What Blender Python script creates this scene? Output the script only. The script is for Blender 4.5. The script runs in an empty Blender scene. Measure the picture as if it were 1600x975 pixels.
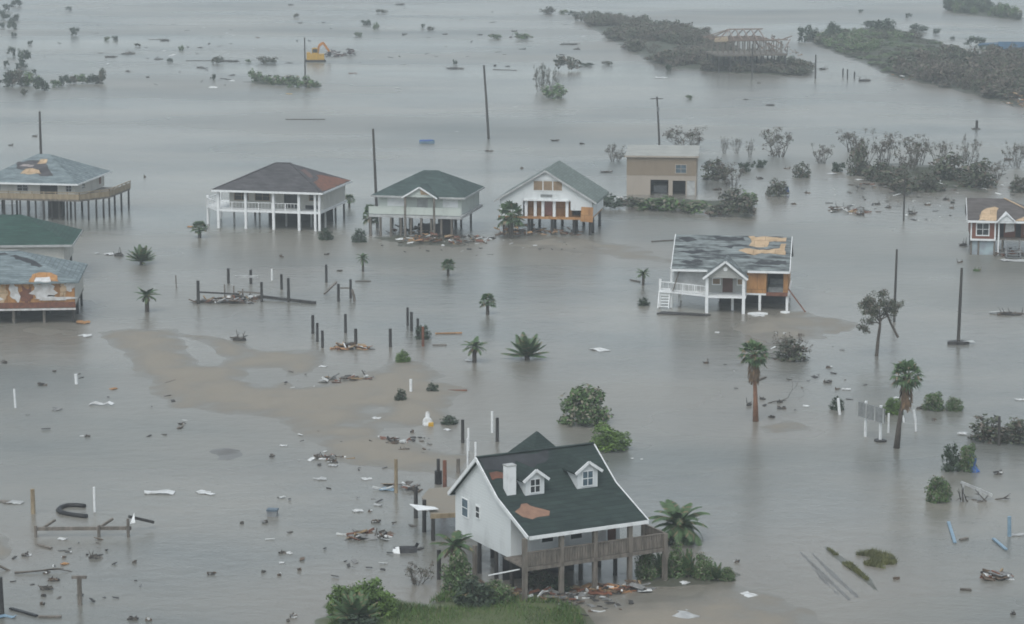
import bpy, math, random
import numpy as np
from math import sin, cos, tan, atan, radians as R, pi
random.seed(7); rng = np.random.default_rng(7)
scene = bpy.context.scene
col = scene.collection

# ------------------------------------------------------------------ camera, sky, sun, exposure
CAM_H, FPX, YH = 50.0, 4000.0, -220.0
PITCH = atan((487.5 - YH) / FPX)
cd = bpy.data.cameras.new('camera'); cam = bpy.data.objects.new('camera', cd); col.objects.link(cam)
cam.location = (0, 0, CAM_H); cam.rotation_euler = (pi / 2 - PITCH, 0, 0)
cd.sensor_width = 36; cd.lens = 36 * FPX / 1600; cd.clip_start = 1; cd.clip_end = 20000
scene.camera = cam
SUN_EL, SUN_AZ = R(58), R(200)
world = bpy.data.worlds.new('World'); scene.world = world; world.use_nodes = True
nt = world.node_tree; bg = nt.nodes['Background']
sky = nt.nodes.new('ShaderNodeTexSky'); sky.sky_type = 'NISHITA'; sky.sun_disc = False
sky.sun_elevation = SUN_EL; sky.sun_rotation = SUN_AZ; sky.air_density = 1.0; sky.dust_density = 2.0; sky.ozone_density = 1.0
tint = nt.nodes.new('ShaderNodeMix'); tint.data_type = 'RGBA'; tint.blend_type = 'MULTIPLY'; tint.inputs[0].default_value = 1; tint.inputs[7].default_value = (.962, 1.012, 1.0, 1)
hs = nt.nodes.new('ShaderNodeHueSaturation'); hs.inputs['Saturation'].default_value = 0.36
nt.links.new(sky.outputs[0], hs.inputs['Color']); nt.links.new(hs.outputs[0], tint.inputs[6]); nt.links.new(tint.outputs[2], bg.inputs[0]); bg.inputs[1].default_value = 0.15
sd = bpy.data.lights.new('sun', 'SUN'); sun = bpy.data.objects.new('sun', sd); col.objects.link(sun)
sd.energy = 0.8; sd.angle = R(40); sd.color = (1, .97, .93)
sun.rotation_euler = (pi / 2 - SUN_EL, 0, pi - SUN_AZ)
scene.view_settings.view_transform = 'Standard'; scene.view_settings.look = 'None'
scene.view_settings.gamma = 1; scene.view_settings.exposure = 0.47; scene.view_settings.use_curve_mapping = False
scene.cycles.filter_width = 1.75
scene.cycles.volume_bounces = 0; scene.cycles.max_bounces = 6; scene.cycles.transparent_max_bounces = 8

# ------------------------------------------------------------------ helpers
def spot(px, py, z=0.0):
    """ground point (or point at height z) seen at a place of the photograph"""
    a, b = (px - 800), (487.5 - py)
    d = (a, FPX * cos(PITCH) + b * sin(PITCH), -FPX * sin(PITCH) + b * cos(PITCH))
    t = (z - CAM_H) / d[2]
    return np.array((d[0] * t, d[1] * t, z))
def ppm(py): return (py - YH) * cos(PITCH) / CAM_H      # photograph pixels per metre at a ground row
def U(a, b): return random.uniform(a, b)

class MB:
    def __init__(s): s.v = []; s.f = []
    def add(s, vs, fs):
        n = len(s.v); s.v += [tuple(map(float, v)) for v in vs]; s.f += [tuple(i + n for i in f) for f in fs]; return s
    def box(s, x0, x1, y0, y1, z0, z1):
        return s.add([(x0,y0,z0),(x1,y0,z0),(x1,y1,z0),(x0,y1,z0),(x0,y0,z1),(x1,y0,z1),(x1,y1,z1),(x0,y1,z1)],
                     [(0,3,2,1),(4,5,6,7),(0,1,5,4),(1,2,6,5),(2,3,7,6),(3,0,4,7)])
    def beam(s, p, q, w, h=None, up=(0,0,1)):
        h = h or w; p = np.array(p, float); q = np.array(q, float); d = q - p; L = np.linalg.norm(d) or 1; d /= L
        u = np.array(up, float)
        if abs(d @ u) > .95: u = np.array((0., 1, 0)) if abs(d[1]) < .9 else np.array((1., 0, 0))
        a = np.cross(d, u); a /= np.linalg.norm(a); b = np.cross(a, d)
        vs = [e + a * i * w / 2 + b * j * h / 2 for e in (p, q) for i, j in ((-1,-1),(1,-1),(1,1),(-1,1))]
        return s.add(vs, [(0,1,2,3),(7,6,5,4),(0,4,5,1),(1,5,6,2),(2,6,7,3),(3,7,4,0)])
    def tube(s, pts, rs, n=7):
        pts = [np.array(p, float) for p in pts]
        if not hasattr(rs, '__len__'): rs = [rs] * len(pts)
        vs = []; fs = []
        for i, p in enumerate(pts):
            d = pts[min(i+1, len(pts)-1)] - pts[max(i-1, 0)]; d = d / (np.linalg.norm(d) or 1)
            u = np.array((0., 0, 1)) if abs(d[2]) < .9 else np.array((1., 0, 0))
            a = np.cross(d, u); a /= np.linalg.norm(a); b = np.cross(d, a)
            for k in range(n):
                t = 2 * pi * k / n; vs.append(p + (a * cos(t) + b * sin(t)) * rs[i])
        for i in range(len(pts) - 1):
            for k in range(n): fs.append((i*n+k, i*n+(k+1)%n, (i+1)*n+(k+1)%n, (i+1)*n+k))
        fs.append(tuple(range(n))[::-1]); fs.append(tuple((len(pts)-1)*n + k for k in range(n)))
        return s.add(vs, fs)
    def prism(s, top, off):
        """closed solid between polygon `top` and its copy moved by `off`"""
        n = len(top); o = np.array(off, float)
        return s.add(list(top) + [np.array(p) + o for p in top],
                     [tuple(range(n)), tuple(range(2*n-1, n-1, -1))] + [(i, i+n, (i+1)%n+n, (i+1)%n) for i in range(n)])
    def wallx(s, x0, x1, z0, z1, y0, y1, holes=()):
        xs = sorted({x0, x1, *[h[0] for h in holes], *[h[1] for h in holes]}); zs = sorted({z0, z1, *[h[2] for h in holes], *[h[3] for h in holes]})
        for a, b in zip(xs, xs[1:]):
            for c, d in zip(zs, zs[1:]):
                mx, mz = (a+b)/2, (c+d)/2
                if not any(h[0] < mx < h[1] and h[2] < mz < h[3] for h in holes): s.box(a, b, y0, y1, c, d)
        return s
    def wally(s, y0, y1, z0, z1, x0, x1, holes=()):
        t = MB().wallx(y0, y1, z0, z1, x0, x1, holes)
        return s.add([(v[1], v[0], v[2]) for v in t.v], [f[::-1] for f in t.f])
    def build(s, name, m, parent=None, smooth=False, label=None):
        me = bpy.data.meshes.new(name); me.from_pydata(s.v, [], s.f); me.materials.append(m)
        if smooth: me.polygons.foreach_set('use_smooth', [True] * len(me.polygons))
        me.update(); o = bpy.data.objects.new(name, me); col.objects.link(o)
        if parent is not None: o.parent = parent
        if label: o['label'] = label
        return o

def tag(o, label=None, cat=None, group=None, kind=None):
    if label: o['label'] = label
    if cat: o['category'] = cat
    if group: o['group'] = group
    if kind: o['kind'] = kind
    return o
def empty(name, loc, rz=0, label=None, cat=None, group=None):
    o = bpy.data.objects.new(name, None); col.objects.link(o); o.location = tuple(loc); o.rotation_euler = (0, 0, rz); o.empty_display_size = .3
    return tag(o, label, cat, group)
def copy_tree(o, parent=None):
    c = o.copy(); col.objects.link(c)
    if parent is not None: c.parent = parent
    for ch in list(o.children): copy_tree(ch, c)
    return c
def irregular(cx, cy, rx, ry, n=16, amp=.25, seed=0):
    r = random.Random(seed); a = [r.uniform(-amp, amp) for _ in range(n)]
    return [(cx + rx * (1 + a[i]) * cos(2*pi*i/n), cy + ry * (1 + a[i]) * sin(2*pi*i/n)) for i in range(n)]

# ------------------------------------------------------------------ materials
def mat(name, c1, c2=None, scale=2.0, rough=.8, bump=0.0, stretch=(1,1,1), c3=None, t=(.35,.65), rnd=0.0, orn=0.0, spec=.35, metal=0, detail=5, island=None):
    m = bpy.data.materials.new(name); m.use_nodes = True; n = m.node_tree.nodes; l = m.node_tree.links; b = n['Principled BSDF']
    b.inputs['Roughness'].default_value = rough; b.inputs['Specular IOR Level'].default_value = spec; b.inputs['Metallic'].default_value = metal
    c2 = c2 or tuple(x * .75 for x in c1)
    tc = n.new('ShaderNodeTexCoord'); mp = n.new('ShaderNodeMapping'); mp.inputs['Scale'].default_value = stretch
    l.new(tc.outputs['Object'], mp.inputs[0])
    nz = n.new('ShaderNodeTexNoise'); nz.inputs['Scale'].default_value = scale; nz.inputs['Detail'].default_value = detail; nz.inputs['Roughness'].default_value = .62
    l.new(mp.outputs[0], nz.inputs['Vector'])
    cr = n.new('ShaderNodeValToRGB'); e = cr.color_ramp.elements
    e[0].position = t[0]; e[1].position = t[1]; e[0].color = (*c2, 1); e[1].color = (*c1, 1)
    if c3: x = e.new(min(.98, t[1] + .12)); x.color = (*c3, 1)
    l.new(nz.outputs['Fac'], cr.inputs[0]); out = cr.outputs[0]
    if rnd or orn:
        hv = n.new('ShaderNodeHueSaturation'); mr = n.new('ShaderNodeMapRange')
        if rnd:
            g = n.new('ShaderNodeNewGeometry'); src = g.outputs['Random Per Island']; k = rnd
        else:
            g = n.new('ShaderNodeObjectInfo'); src = g.outputs['Random']; k = orn
        mr.inputs[3].default_value = 1 - k; mr.inputs[4].default_value = 1 + k; l.new(src, mr.inputs[0]); l.new(mr.outputs[0], hv.inputs['Value'])
        l.new(out, hv.inputs['Color']); out = hv.outputs[0]
        if rnd and island:
            mx = n.new('ShaderNodeMix'); mx.data_type = 'RGBA'; mt = n.new('ShaderNodeMath'); mt.operation = 'MULTIPLY'; mt.inputs[1].default_value = 7.31
            fr = n.new('ShaderNodeMath'); fr.operation = 'FRACT'; gt = n.new('ShaderNodeMath'); gt.operation = 'GREATER_THAN'; gt.inputs[1].default_value = island[1]
            l.new(g.outputs['Random Per Island'], mt.inputs[0]); l.new(mt.outputs[0], fr.inputs[0]); l.new(fr.outputs[0], gt.inputs[0])
            l.new(gt.outputs[0], mx.inputs[0]); l.new(out, mx.inputs[6]); mx.inputs[7].default_value = (*island[0], 1); out = mx.outputs[2]
    l.new(out, b.inputs['Base Color'])
    if bump:
        bp = n.new('ShaderNodeBump'); bp.inputs['Strength'].default_value = bump; bp.inputs['Distance'].default_value = .05
        l.new(nz.outputs['Fac'], bp.inputs['Height']); l.new(bp.outputs[0], b.inputs['Normal'])
    return m
def siding(name, c, pitch=.22, dirt=.75, axis=2):
    """lapped boards: a fine shadow-gap bump plus weather staining"""
    m = mat(name, c, tuple(x * dirt for x in c), .6, .65, t=(.25, .5), stretch=(1, 1, .5))
    n = m.node_tree.nodes; l = m.node_tree.links; b = n['Principled BSDF']
    tc = n.new('ShaderNodeTexCoord'); sp = n.new('ShaderNodeSeparateXYZ'); l.new(tc.outputs['Object'], sp.inputs[0])
    if axis == 2: src = sp.outputs[2]
    else:
        ad = n.new('ShaderNodeMath'); l.new(sp.outputs[0], ad.inputs[0]); l.new(sp.outputs[1], ad.inputs[1]); src = ad.outputs[0]
    mo = n.new('ShaderNodeMath'); mo.operation = 'FLOORED_MODULO'; mo.inputs[1].default_value = pitch; l.new(src, mo.inputs[0])
    bp = n.new('ShaderNodeBump'); bp.inputs['Strength'].default_value = .6; bp.inputs['Distance'].default_value = .12
    l.new(mo.outputs[0], bp.inputs['Height']); l.new(bp.outputs[0], b.inputs['Normal'])
    return m
def courses(m, bw, bh, dark=.72, var=.16, mortar=.03, wall=False):
    """rows of shingles (or plywood sheets): each piece a little lighter or darker, with dark seams"""
    n = m.node_tree.nodes; l = m.node_tree.links; b = n['Principled BSDF']; old = b.inputs['Base Color'].links[0].from_socket
    tc = n.new('ShaderNodeTexCoord'); sp = n.new('ShaderNodeSeparateXYZ'); l.new(tc.outputs['Object'], sp.inputs[0]); ad = n.new('ShaderNodeMath'); l.new(sp.outputs[0], ad.inputs[0]); l.new(sp.outputs[1], ad.inputs[1])
    cb = n.new('ShaderNodeCombineXYZ'); l.new(ad.outputs[0] if not wall else sp.outputs[0], cb.inputs[0])
    if wall: a2 = n.new('ShaderNodeMath'); l.new(sp.outputs[1], a2.inputs[0]); l.new(sp.outputs[2], a2.inputs[1]); l.new(a2.outputs[0], cb.inputs[1])
    else: l.new(sp.outputs[2], cb.inputs[1])
    br = n.new('ShaderNodeTexBrick'); l.new(cb.outputs[0], br.inputs[0]); br.inputs['Scale'].default_value = 1; br.inputs['Brick Width'].default_value = bw; br.inputs['Row Height'].default_value = bh; br.inputs['Mortar Size'].default_value = mortar; br.inputs['Mortar Smooth'].default_value = .4
    br.inputs['Color1'].default_value = (1 + var,) * 3 + (1,); br.inputs['Color2'].default_value = (1 - var,) * 3 + (1,); br.inputs['Mortar'].default_value = (dark,) * 3 + (1,)
    mx = n.new('ShaderNodeMix'); mx.data_type = 'RGBA'; mx.blend_type = 'MULTIPLY'; mx.inputs[0].default_value = 1; l.new(old, mx.inputs[6]); l.new(br.outputs[0], mx.inputs[7]); l.new(mx.outputs[2], b.inputs['Base Color']); return m
K = {}
K['white'] = siding('white_siding', (.66, .68, .68))
K['cream'] = siding('cream_siding', (.50, .49, .45))
K['palegreen'] = siding('pale_green_siding', (.50, .54, .50))
K['greysiding'] = siding('grey_siding', (.36, .36, .34))
K['brick'] = siding('brick_red_siding', (.19, .075, .05))
K['tanboard'] = siding('tan_board', (.235, .185, .135), .4, .85, 0)
K['tanlow'] = siding('tan_lower_board', (.36, .31, .26), .4, .85, 0)
K['sheet'] = mat('soiled_white_sheet', (.60,.61,.61), (.30,.29,.27), 1.3, .7, t=(.3,.55))
K['trim'] = mat('white_paint', (.72, .73, .73), (.52, .53, .53), 1.5, .5, t=(.2, .5))
K['trimgrey'] = mat('weathered_trim', (.45, .46, .45), (.3, .3, .3), 1.2, .7)
K['wood'] = mat('weathered_wood', (.20, .175, .15), (.10, .088, .075), 3, .85, .4, (1, 1, .25))
K['woodtan'] = mat('tan_timber', (.34, .27, .18), (.2, .155, .10), 2, .8, .3, (1, 1, .3))
K['dark'] = mat('wet_piling', (.055, .05, .046), (.025, .024, .024), 3, .6, .4, (1, 1, .2))
K['pole'] = mat('creosote_pole', (.075, .068, .06), (.04, .037, .035), 3, .8, .3, (1, 1, .1))
K['ply'] = mat('raw_plywood', (.42, .22, .085), (.28, .135, .05), 1.6, .75, .1, (1, 1, .4))
K['plypale'] = mat('bare_decking', (.50, .365, .235), (.34, .235, .14), 1.1, .8, .1)
courses(K['ply'], 1.22, 2.44, .5, .12, .035, True); courses(K['plypale'], 2.44, 1.22, .5, .12, .035, True)
K['plyred'] = mat('red_brown_boards', (.21, .085, .05), (.11, .05, .035), 1.8, .75, .1)
K['board'] = mat('boarded_window', (.31, .22, .14), (.2, .14, .09), 2.5, .75, .1, (1, 1, .3))
K['insul'] = mat('pale_insulation', (.62, .62, .62), (.42, .40, .38), 1.6, .95, .6)
K['glass'] = mat('dark_glass', (.02, .026, .03), (.012, .015, .018), 1, .12, spec=.6)
K['glassblue'] = mat('blue_glass', (.10, .15, .19), (.05, .08, .1), 2, .12, spec=.6)
K['dim'] = mat('dim_interior', (.05, .05, .052), (.025, .025, .027), 1.5, .9)  # near-black: paints shade under floors and in openings, also plain dark parts
K['door'] = mat('brown_door', (.12, .055, .04), (.085, .04, .03), 2, .6)
K['pinkdoor'] = mat('faded_red_door', (.32, .15, .12), (.25, .11, .09), 2, .6)
def shingles(name, a, b, c3=None, t=(.35, .65), st=(.7, 1.6, 1.6), sc=.9):
    return courses(mat(name, a, b, sc, .9, .35, st, c3, t, spec=.2), .9, .17, .7, .17, .02)
K['rf_slate'] = shingles('slate_shingles', (.098, .094, .098), (.06, .058, .062))
K['rf_green'] = shingles('dark_green_shingles', (.036, .052, .047), (.024, .035, .034))
K['rf_teal'] = shingles('green_shingles', (.068, .096, .090), (.042, .062, .06))
K['rf_bright'] = shingles('mid_green_shingles', (.04, .085, .068), (.028, .058, .05))
K['rf_grey'] = shingles('grey_teal_shingles', (.20, .24, .25), (.10, .125, .135), t=(.3, .6))
K['rf_greygreen'] = shingles('pale_grey_green_shingles', (.165, .195, .18), (.125, .15, .14))
K['rf_torn'] = shingles('wind_torn_shingles', (.17, .19, .19), (.05, .056, .06), (.22, .25, .25), (.40, .52), (.35, 1.5, 1.5), 1.3)
K['rf_brown'] = shingles('brown_grey_shingles', (.12, .108, .104), (.085, .075, .072))
K['rf_flat'] = mat('pale_roof_membrane', (.36, .36, .33), (.27, .27, .25), .5, .7)
K['rf_blue'] = mat('blue_tarpaulin', (.035, .10, .18), (.02, .06, .11), .7, .5)
K['felt'] = mat('torn_felt', (.05, .053, .058), (.03, .032, .036), 1.2, .9)
K['blue'] = mat('bright_blue_plastic', (.035, .11, .34), (.02, .06, .2), 2, .4)
K['bluepipe'] = mat('pale_blue_pipe', (.22, .32, .40), (.15, .23, .30), 2, .5)
K['black'] = mat('black_rubber', (.018, .018, .019), (.01, .01, .011), 2, .5)
K['yellow'] = mat('yellow_paint', (.55, .33, .035), (.38, .21, .025), 2, .5)
K['orange'] = mat('orange_paint', (.50, .20, .035), (.36, .14, .025), 2, .5)
K['red'] = mat('faded_red_plastic', (.35, .05, .04), (.25, .04, .03), 2, .5)
K['grey'] = mat('grey_sheet', (.26, .27, .27), (.15, .155, .155), 2, .8)
K['metal'] = mat('dull_metal', (.30, .31, .32), (.2, .2, .21), 2, .45, metal=.5)
def palette(name, cols, rough=.85):
    m = bpy.data.materials.new(name); m.use_nodes = True; n = m.node_tree.nodes; l = m.node_tree.links; b = n['Principled BSDF']; b.inputs['Roughness'].default_value = rough
    g = n.new('ShaderNodeNewGeometry'); cr = n.new('ShaderNodeValToRGB'); cr.color_ramp.interpolation = 'CONSTANT'; e = cr.color_ramp.elements
    for i, c in enumerate(cols):
        x = e[i] if i < 2 else e.new(i / len(cols)); x.position = i / len(cols); x.color = (*c, 1)
    l.new(g.outputs['Random Per Island'], cr.inputs[0])
    tc = n.new('ShaderNodeTexCoord'); nz = n.new('ShaderNodeTexNoise'); nz.inputs['Scale'].default_value = 3; nz.inputs['Detail'].default_value = 5; l.new(tc.outputs['Object'], nz.inputs['Vector'])
    mr = n.new('ShaderNodeMapRange'); mr.inputs[1].default_value = .3; mr.inputs[2].default_value = .7; mr.inputs[3].default_value = .65; mr.inputs[4].default_value = 1.15; l.new(nz.outputs[0], mr.inputs[0])
    h = n.new('ShaderNodeHueSaturation'); l.new(mr.outputs[0], h.inputs['Value']); l.new(cr.outputs[0], h.inputs['Color']); l.new(h.outputs[0], b.inputs['Base Color']); return m
_dk, _br, _gr, _wh, _tn, _rd = (.05,.047,.045), (.12,.085,.06), (.20,.20,.195), (.60,.61,.60), (.30,.21,.12), (.19,.085,.055)
K['driftwood'] = palette('dark_driftwood', [_dk, (.08,.07,.06), (.10,.085,.07), _dk, (.15,.135,.12)])
K['mixed'] = palette('mixed_flotsam', [_dk, _br, _gr, _dk, (.09,.08,.07), _wh, _dk, _gr, _br])
K['rubble'] = palette('mixed_wreckage', [_dk, _br, _gr, _wh, _tn, (.09,.08,.07), _dk, _gr, _br, _rd])
K['rubbleo'] = palette('orange_timber_wreckage', [(.36,.19,.09), _br, _tn, _rd, _dk, (.40,.24,.12), _gr, (.26,.12,.06), _wh, _br])
K['litter'] = palette('small_litter', [_wh, _dk, _gr, (.10,.09,.08), _wh, _br, _dk])
K['trunk'] = mat('bark', (.11, .092, .075), (.06, .05, .042), 4, .9, .4)
K['palmtrunk'] = mat('orange_palm_trunk', (.25, .125, .075), (.16, .085, .055), 3, .9, .4)
K['skirt'] = mat('dead_frond_skirt', (.20, .13, .075), (.11, .075, .05), 3, .9, rnd=.3)
def leaf(name, c, d, isl=None, r=.35): return mat(name, c, d, .8, .6, rnd=r, island=isl, spec=.3)
K['lf_green'] = leaf('bush_leaves', (.10, .165, .055), (.06, .105, .04), ((.19, .175, .13), .75))
K['lf_bright'] = leaf('bright_leaves', (.115, .185, .04), (.07, .12, .03))
K['lf_dark'] = leaf('dark_leaves', (.05, .075, .042), (.032, .048, .03))
K['lf_dull'] = leaf('dull_olive_leaves', (.085, .10, .06), (.055, .065, .042), ((.13, .105, .085), .7))
K['lf_brown'] = leaf('salt_burnt_leaves', (.135, .11, .088), (.085, .07, .057), ((.075, .09, .05), .8))
K['lf_palm'] = leaf('palm_fronds', (.075, .125, .05), (.045, .082, .036), ((.17, .135, .08), .88))
K['lf_banana'] = leaf('broad_leaves', (.04, .072, .028), (.025, .045, .02), ((.10, .15, .05), .8))
K['grass'] = leaf('grass_blades', (.085, .15, .035), (.05, .095, .024), ((.16, .15, .07), .85))
K['grassy'] = leaf('pale_marsh_grass', (.15, .155, .06), (.09, .095, .045))

# sand: wetter, darker and glossier near the waterline
def sandmat(name, dry, wet):
    m = bpy.data.materials.new(name); m.use_nodes = True; n = m.node_tree.nodes; l = m.node_tree.links; b = n['Principled BSDF']
    g = n.new('ShaderNodeNewGeometry'); sp = n.new('ShaderNodeSeparateXYZ'); l.new(g.outputs['Position'], sp.inputs[0])
    mr = n.new('ShaderNodeMapRange'); mr.inputs[1].default_value = 0.0; mr.inputs[2].default_value = .20; l.new(sp.outputs[2], mr.inputs[0])
    nz = n.new('ShaderNodeTexNoise'); nz.inputs['Scale'].default_value = .35; nz.inputs['Detail'].default_value = 6; l.new(g.outputs['Position'], nz.inputs['Vector'])
    ad = n.new('ShaderNodeMath'); ad.operation = 'MULTIPLY_ADD'; ad.inputs[1].default_value = 2.2; ad.inputs[2].default_value = -1.1; l.new(nz.outputs[0], ad.inputs[0])
    a2 = n.new('ShaderNodeMath'); a2.use_clamp = True; l.new(ad.outputs[0], a2.inputs[0]); l.new(mr.outputs[0], a2.inputs[1])
    mx = n.new('ShaderNodeMix'); mx.data_type = 'RGBA'; mx.inputs[6].default_value = (*wet, 1); mx.inputs[7].default_value = (*dry, 1); l.new(a2.outputs[0], mx.inputs[0])
    l.new(mx.outputs[2], b.inputs['Base Color'])
    rr = n.new('ShaderNodeMapRange'); rr.inputs[3].default_value = .38; rr.inputs[4].default_value = .9; l.new(a2.outputs[0], rr.inputs[0]); l.new(rr.outputs[0], b.inputs['Roughness'])
    bp = n.new('ShaderNodeBump'); bp.inputs['Strength'].default_value = .3; bp.inputs['Distance'].default_value = .1
    n2 = n.new('ShaderNodeTexNoise'); n2.inputs['Scale'].default_value = 2.5; n2.inputs['Detail'].default_value = 5; l.new(g.outputs['Position'], n2.inputs['Vector'])
    l.new(n2.outputs[0], bp.inputs['Height']); l.new(bp.outputs[0], b.inputs['Normal'])
    return m
K['sand'] = sandmat('wet_sand', (.222, .196, .158), (.160, .148, .125))
K['mud'] = sandmat('dark_mud_and_ripple', (.11, .105, .10), (.12, .115, .105))  # colour of the mud mound and of the painted ripple lines
K['soil'] = sandmat('grassed_soil', (.075, .095, .035), (.09, .095, .06))
K['marsh'] = sandmat('marsh_ground', (.048, .056, .034), (.09, .088, .07))

# ------------------------------------------------------------------ terrain: sandbars, banks
def poly_sdf(P, poly):
    """signed distance (inside positive) of points P (n,2) to a polygon"""
    poly = np.array(poly); d = np.full(len(P), 1e9); ins = np.zeros(len(P), bool)
    for a, b in zip(poly, np.roll(poly, -1, 0)):
        e = b - a; w = P - a; t = np.clip((w @ e) / (e @ e + 1e-12), 0, 1)
        d = np.minimum(d, np.hypot(*(w - t[:, None] * e).T))
        c = ((a[1] > P[:, 1]) != (b[1] > P[:, 1]))
        with np.errstate(divide='ignore', invalid='ignore'): xi = a[0] + (P[:, 1] - a[1]) * e[0] / e[1]
        ins ^= c & (P[:, 0] < xi)
    return np.where(ins, d, -d)
_gr = rng.random((64, 64))
def vnoise(P, s):
    q = P / s; i = np.floor(q).astype(int); f = q - i; f = f * f * (3 - 2 * f)
    g = lambda a, b: _gr[(i[:, 0] + a) % 64, (i[:, 1] + b) % 64]
    return (g(0,0)*(1-f[:,0]) + g(1,0)*f[:,0])*(1-f[:,1]) + (g(0,1)*(1-f[:,0]) + g(1,1)*f[:,0])*f[:,1] - .5
def fbm(P, s): return vnoise(P, s) + .5 * vnoise(P + 31.7, s / 2.1) + .25 * vnoise(P + 77.1, s / 4.3)
BARS = []
def bank(name, pix, m, h=.28, step=.7, ramp=3.0, holes=(), rough=.15, out=.05):
    poly = [spot(*p)[:2] for p in pix]; hp = [[spot(*p)[:2] for p in q] for q in holes]
    BARS.append((poly, hp)); a = np.array(poly)
    x = np.arange(a[:,0].min()-4, a[:,0].max()+4, step); y = np.arange(a[:,1].min()-6, a[:,1].max()+6, step * 1.3)
    X, Y = np.meshgrid(x, y); P = np.c_[X.ravel(), Y.ravel()]
    d = poly_sdf(P, poly)
    for q in hp: d = np.minimum(d, -poly_sdf(P, q))
    z = np.where(d > 0, h * (1 - np.exp(-d / ramp)), d * out) + rough * fbm(P, 4.0) + .4 * rough * fbm(P + 11, 13.0)
    z = np.maximum(z, -.4); nx = len(x); ny = len(y); Z = z.reshape(ny, nx)
    keep = np.zeros((ny-1, nx-1), bool)
    for i in (0, 1):
        for j in (0, 1): keep |= Z[i:ny-1+i, j:nx-1+j] > -.05
    idx = np.arange(nx*ny).reshape(ny, nx); F = np.stack([idx[:-1,:-1], idx[:-1,1:], idx[1:,1:], idx[1:,:-1]], -1)[keep]
    used, inv = np.unique(F, return_inverse=True)
    mb = MB(); mb.v = list(map(tuple, np.c_[P, z][used])); mb.f = list(map(tuple, inv.reshape(-1, 4)))
    o = mb.build(name, m, smooth=True); tag(o, kind='structure'); return o
bank('sandbar', [(150,519),(205,512),(262,519),(320,524),(365,532),(395,552),(440,550),(482,552),(500,562),(486,582),(452,590),(470,606),(530,598),(570,580),(600,566),(640,560),(672,570),(694,595),(712,610),(704,640),(690,660),(640,668),(600,660),(580,668),(610,684),(650,700),(700,708),(738,712),(716,742),(650,740),(600,735),(545,727),(505,700),(462,682),(430,656),(390,654),(330,646),(270,636),(228,618),(222,592),(206,562),(176,541)], K['sand'], .27, .5, 2.6,
     holes=[[(285,528),(320,538),(345,560),(338,572),(318,570),(296,552)], [(388,577),(440,575),(442,594),(418,602),(390,594)], [(560,640),(600,636),(612,652),(570,660)]])
bank('sandbar', [(905,948),(960,936),(1000,926),(1060,916),(1130,908),(1165,916),(1210,932),(1262,952),(1330,985),(1350,1030),(870,1030)], K['sand'], .17, .45, 5)
bank('sandbar', [(1180,494),(1250,487),(1312,497),(1330,508),(1285,528),(1210,536),(1160,516)], K['sand'], .15, .6, 3)
bank('sandbar', [(1180,668),(1228,655),(1276,667),(1262,680),(1205,678)], K['sand'], .16, .5, 2)
bank('sandbar', [(328,702),(352,697),(378,704),(358,716),(336,714)], K['mud'], .10, .4, 2)
bank('sandbar', [(-30,832),(18,838),(28,855),(12,874),(-30,882)], K['sand'], .2, .5, 2)
bank('sandbar', [(790,384),(860,373),(940,376),(1000,387),(1050,400),(1050,411),(960,402),(880,394)], K['sand'], .13, .8, 3)
bank('sandbar', [(40,513),(90,510),(132,515),(120,522),(60,524)], K['sand'], .12, .6, 2)
bank('streak_ridge', [(1247,862),(1252,862),(1290,897),(1331,937),(1326,940),(1284,901)], K['mud'], .09, .2, .8, rough=.02, out=.4)  # dark ripple line on the water, its shading put into the ridge colour
bank('streak_ridge', [(1266,864),(1270,864),(1306,897),(1344,932),(1338,935),(1298,900)], K['mud'], .08, .2, .8, rough=.02, out=.4)  # second ripple, darkness painted on a low ridge
bank('streak_ridge', [(1262,880),(1265,880),(1292,908),(1314,930),(1309,931),(1284,908)], K['mud'], .05, .2, .8, rough=.02, out=.4)  # faint third ripple, drawn as a dark ridge
bank('streak_ridge', [(1284,852),(1292,855),(1328,877),(1362,905),(1374,924),(1366,922),(1326,890),(1298,867)], K['marsh'], .06, .2, .8, rough=.02, out=.3)
bank('grassy_bank', [(505,1040),(526,935),(556,915),(590,926),(625,946),(662,948),(688,926),(722,914),(800,930),(860,935),(912,950),(940,975),(945,1040)], K['soil'], .35, .4, 3)
bank('mud_bank', [(985,915),(1010,898),(1060,885),(1120,888),(1148,900),(1120,912),(1050,922)], K['marsh'], .25, .4, 2)
bank('levee', [(905,27),(942,33),(985,40),(1040,52),(1100,66),(1130,84),(1180,98),(1262,108),(1255,119),(1180,116),(1095,111),(1045,106),(1000,90),(962,66),(930,47)], K['marsh'], .5, 2.5, 6)
bank('levee', [(1255,58),(1300,52),(1350,50),(1380,38),(1435,58),(1490,72),(1530,92),(1620,92),(1620,176),(1560,160),(1480,138),(1400,122),(1330,92),(1280,72)], K['marsh'], .5, 2.5, 6)
bank('levee', [(1474,12),(1520,10),(1555,18),(1600,28),(1592,33),(1540,26),(1490,20)], K['marsh'], .4, 3, 5)
bank('mud_bank', [(940,322),(990,308),(1100,312),(1150,316),(1184,328),(1170,342),(1120,330),(1040,326)], K['marsh'], .3, .8, 3)
bank('mud_bank', [(1320,262),(1400,255),(1480,258),(1552,272),(1540,300),(1480,296),(1420,290),(1350,276)], K['marsh'], .2, 1.2, 4)
bank('mud_bank', [(386,128),(440,124),(492,130),(499,137),(450,134),(400,131)], K['marsh'], .3, 1.5, 3)
bank('mud_bank', [(580,372),(620,366),(700,372),(770,380),(740,390),(640,386)], K['marsh'], .05, .8, 2)

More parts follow.
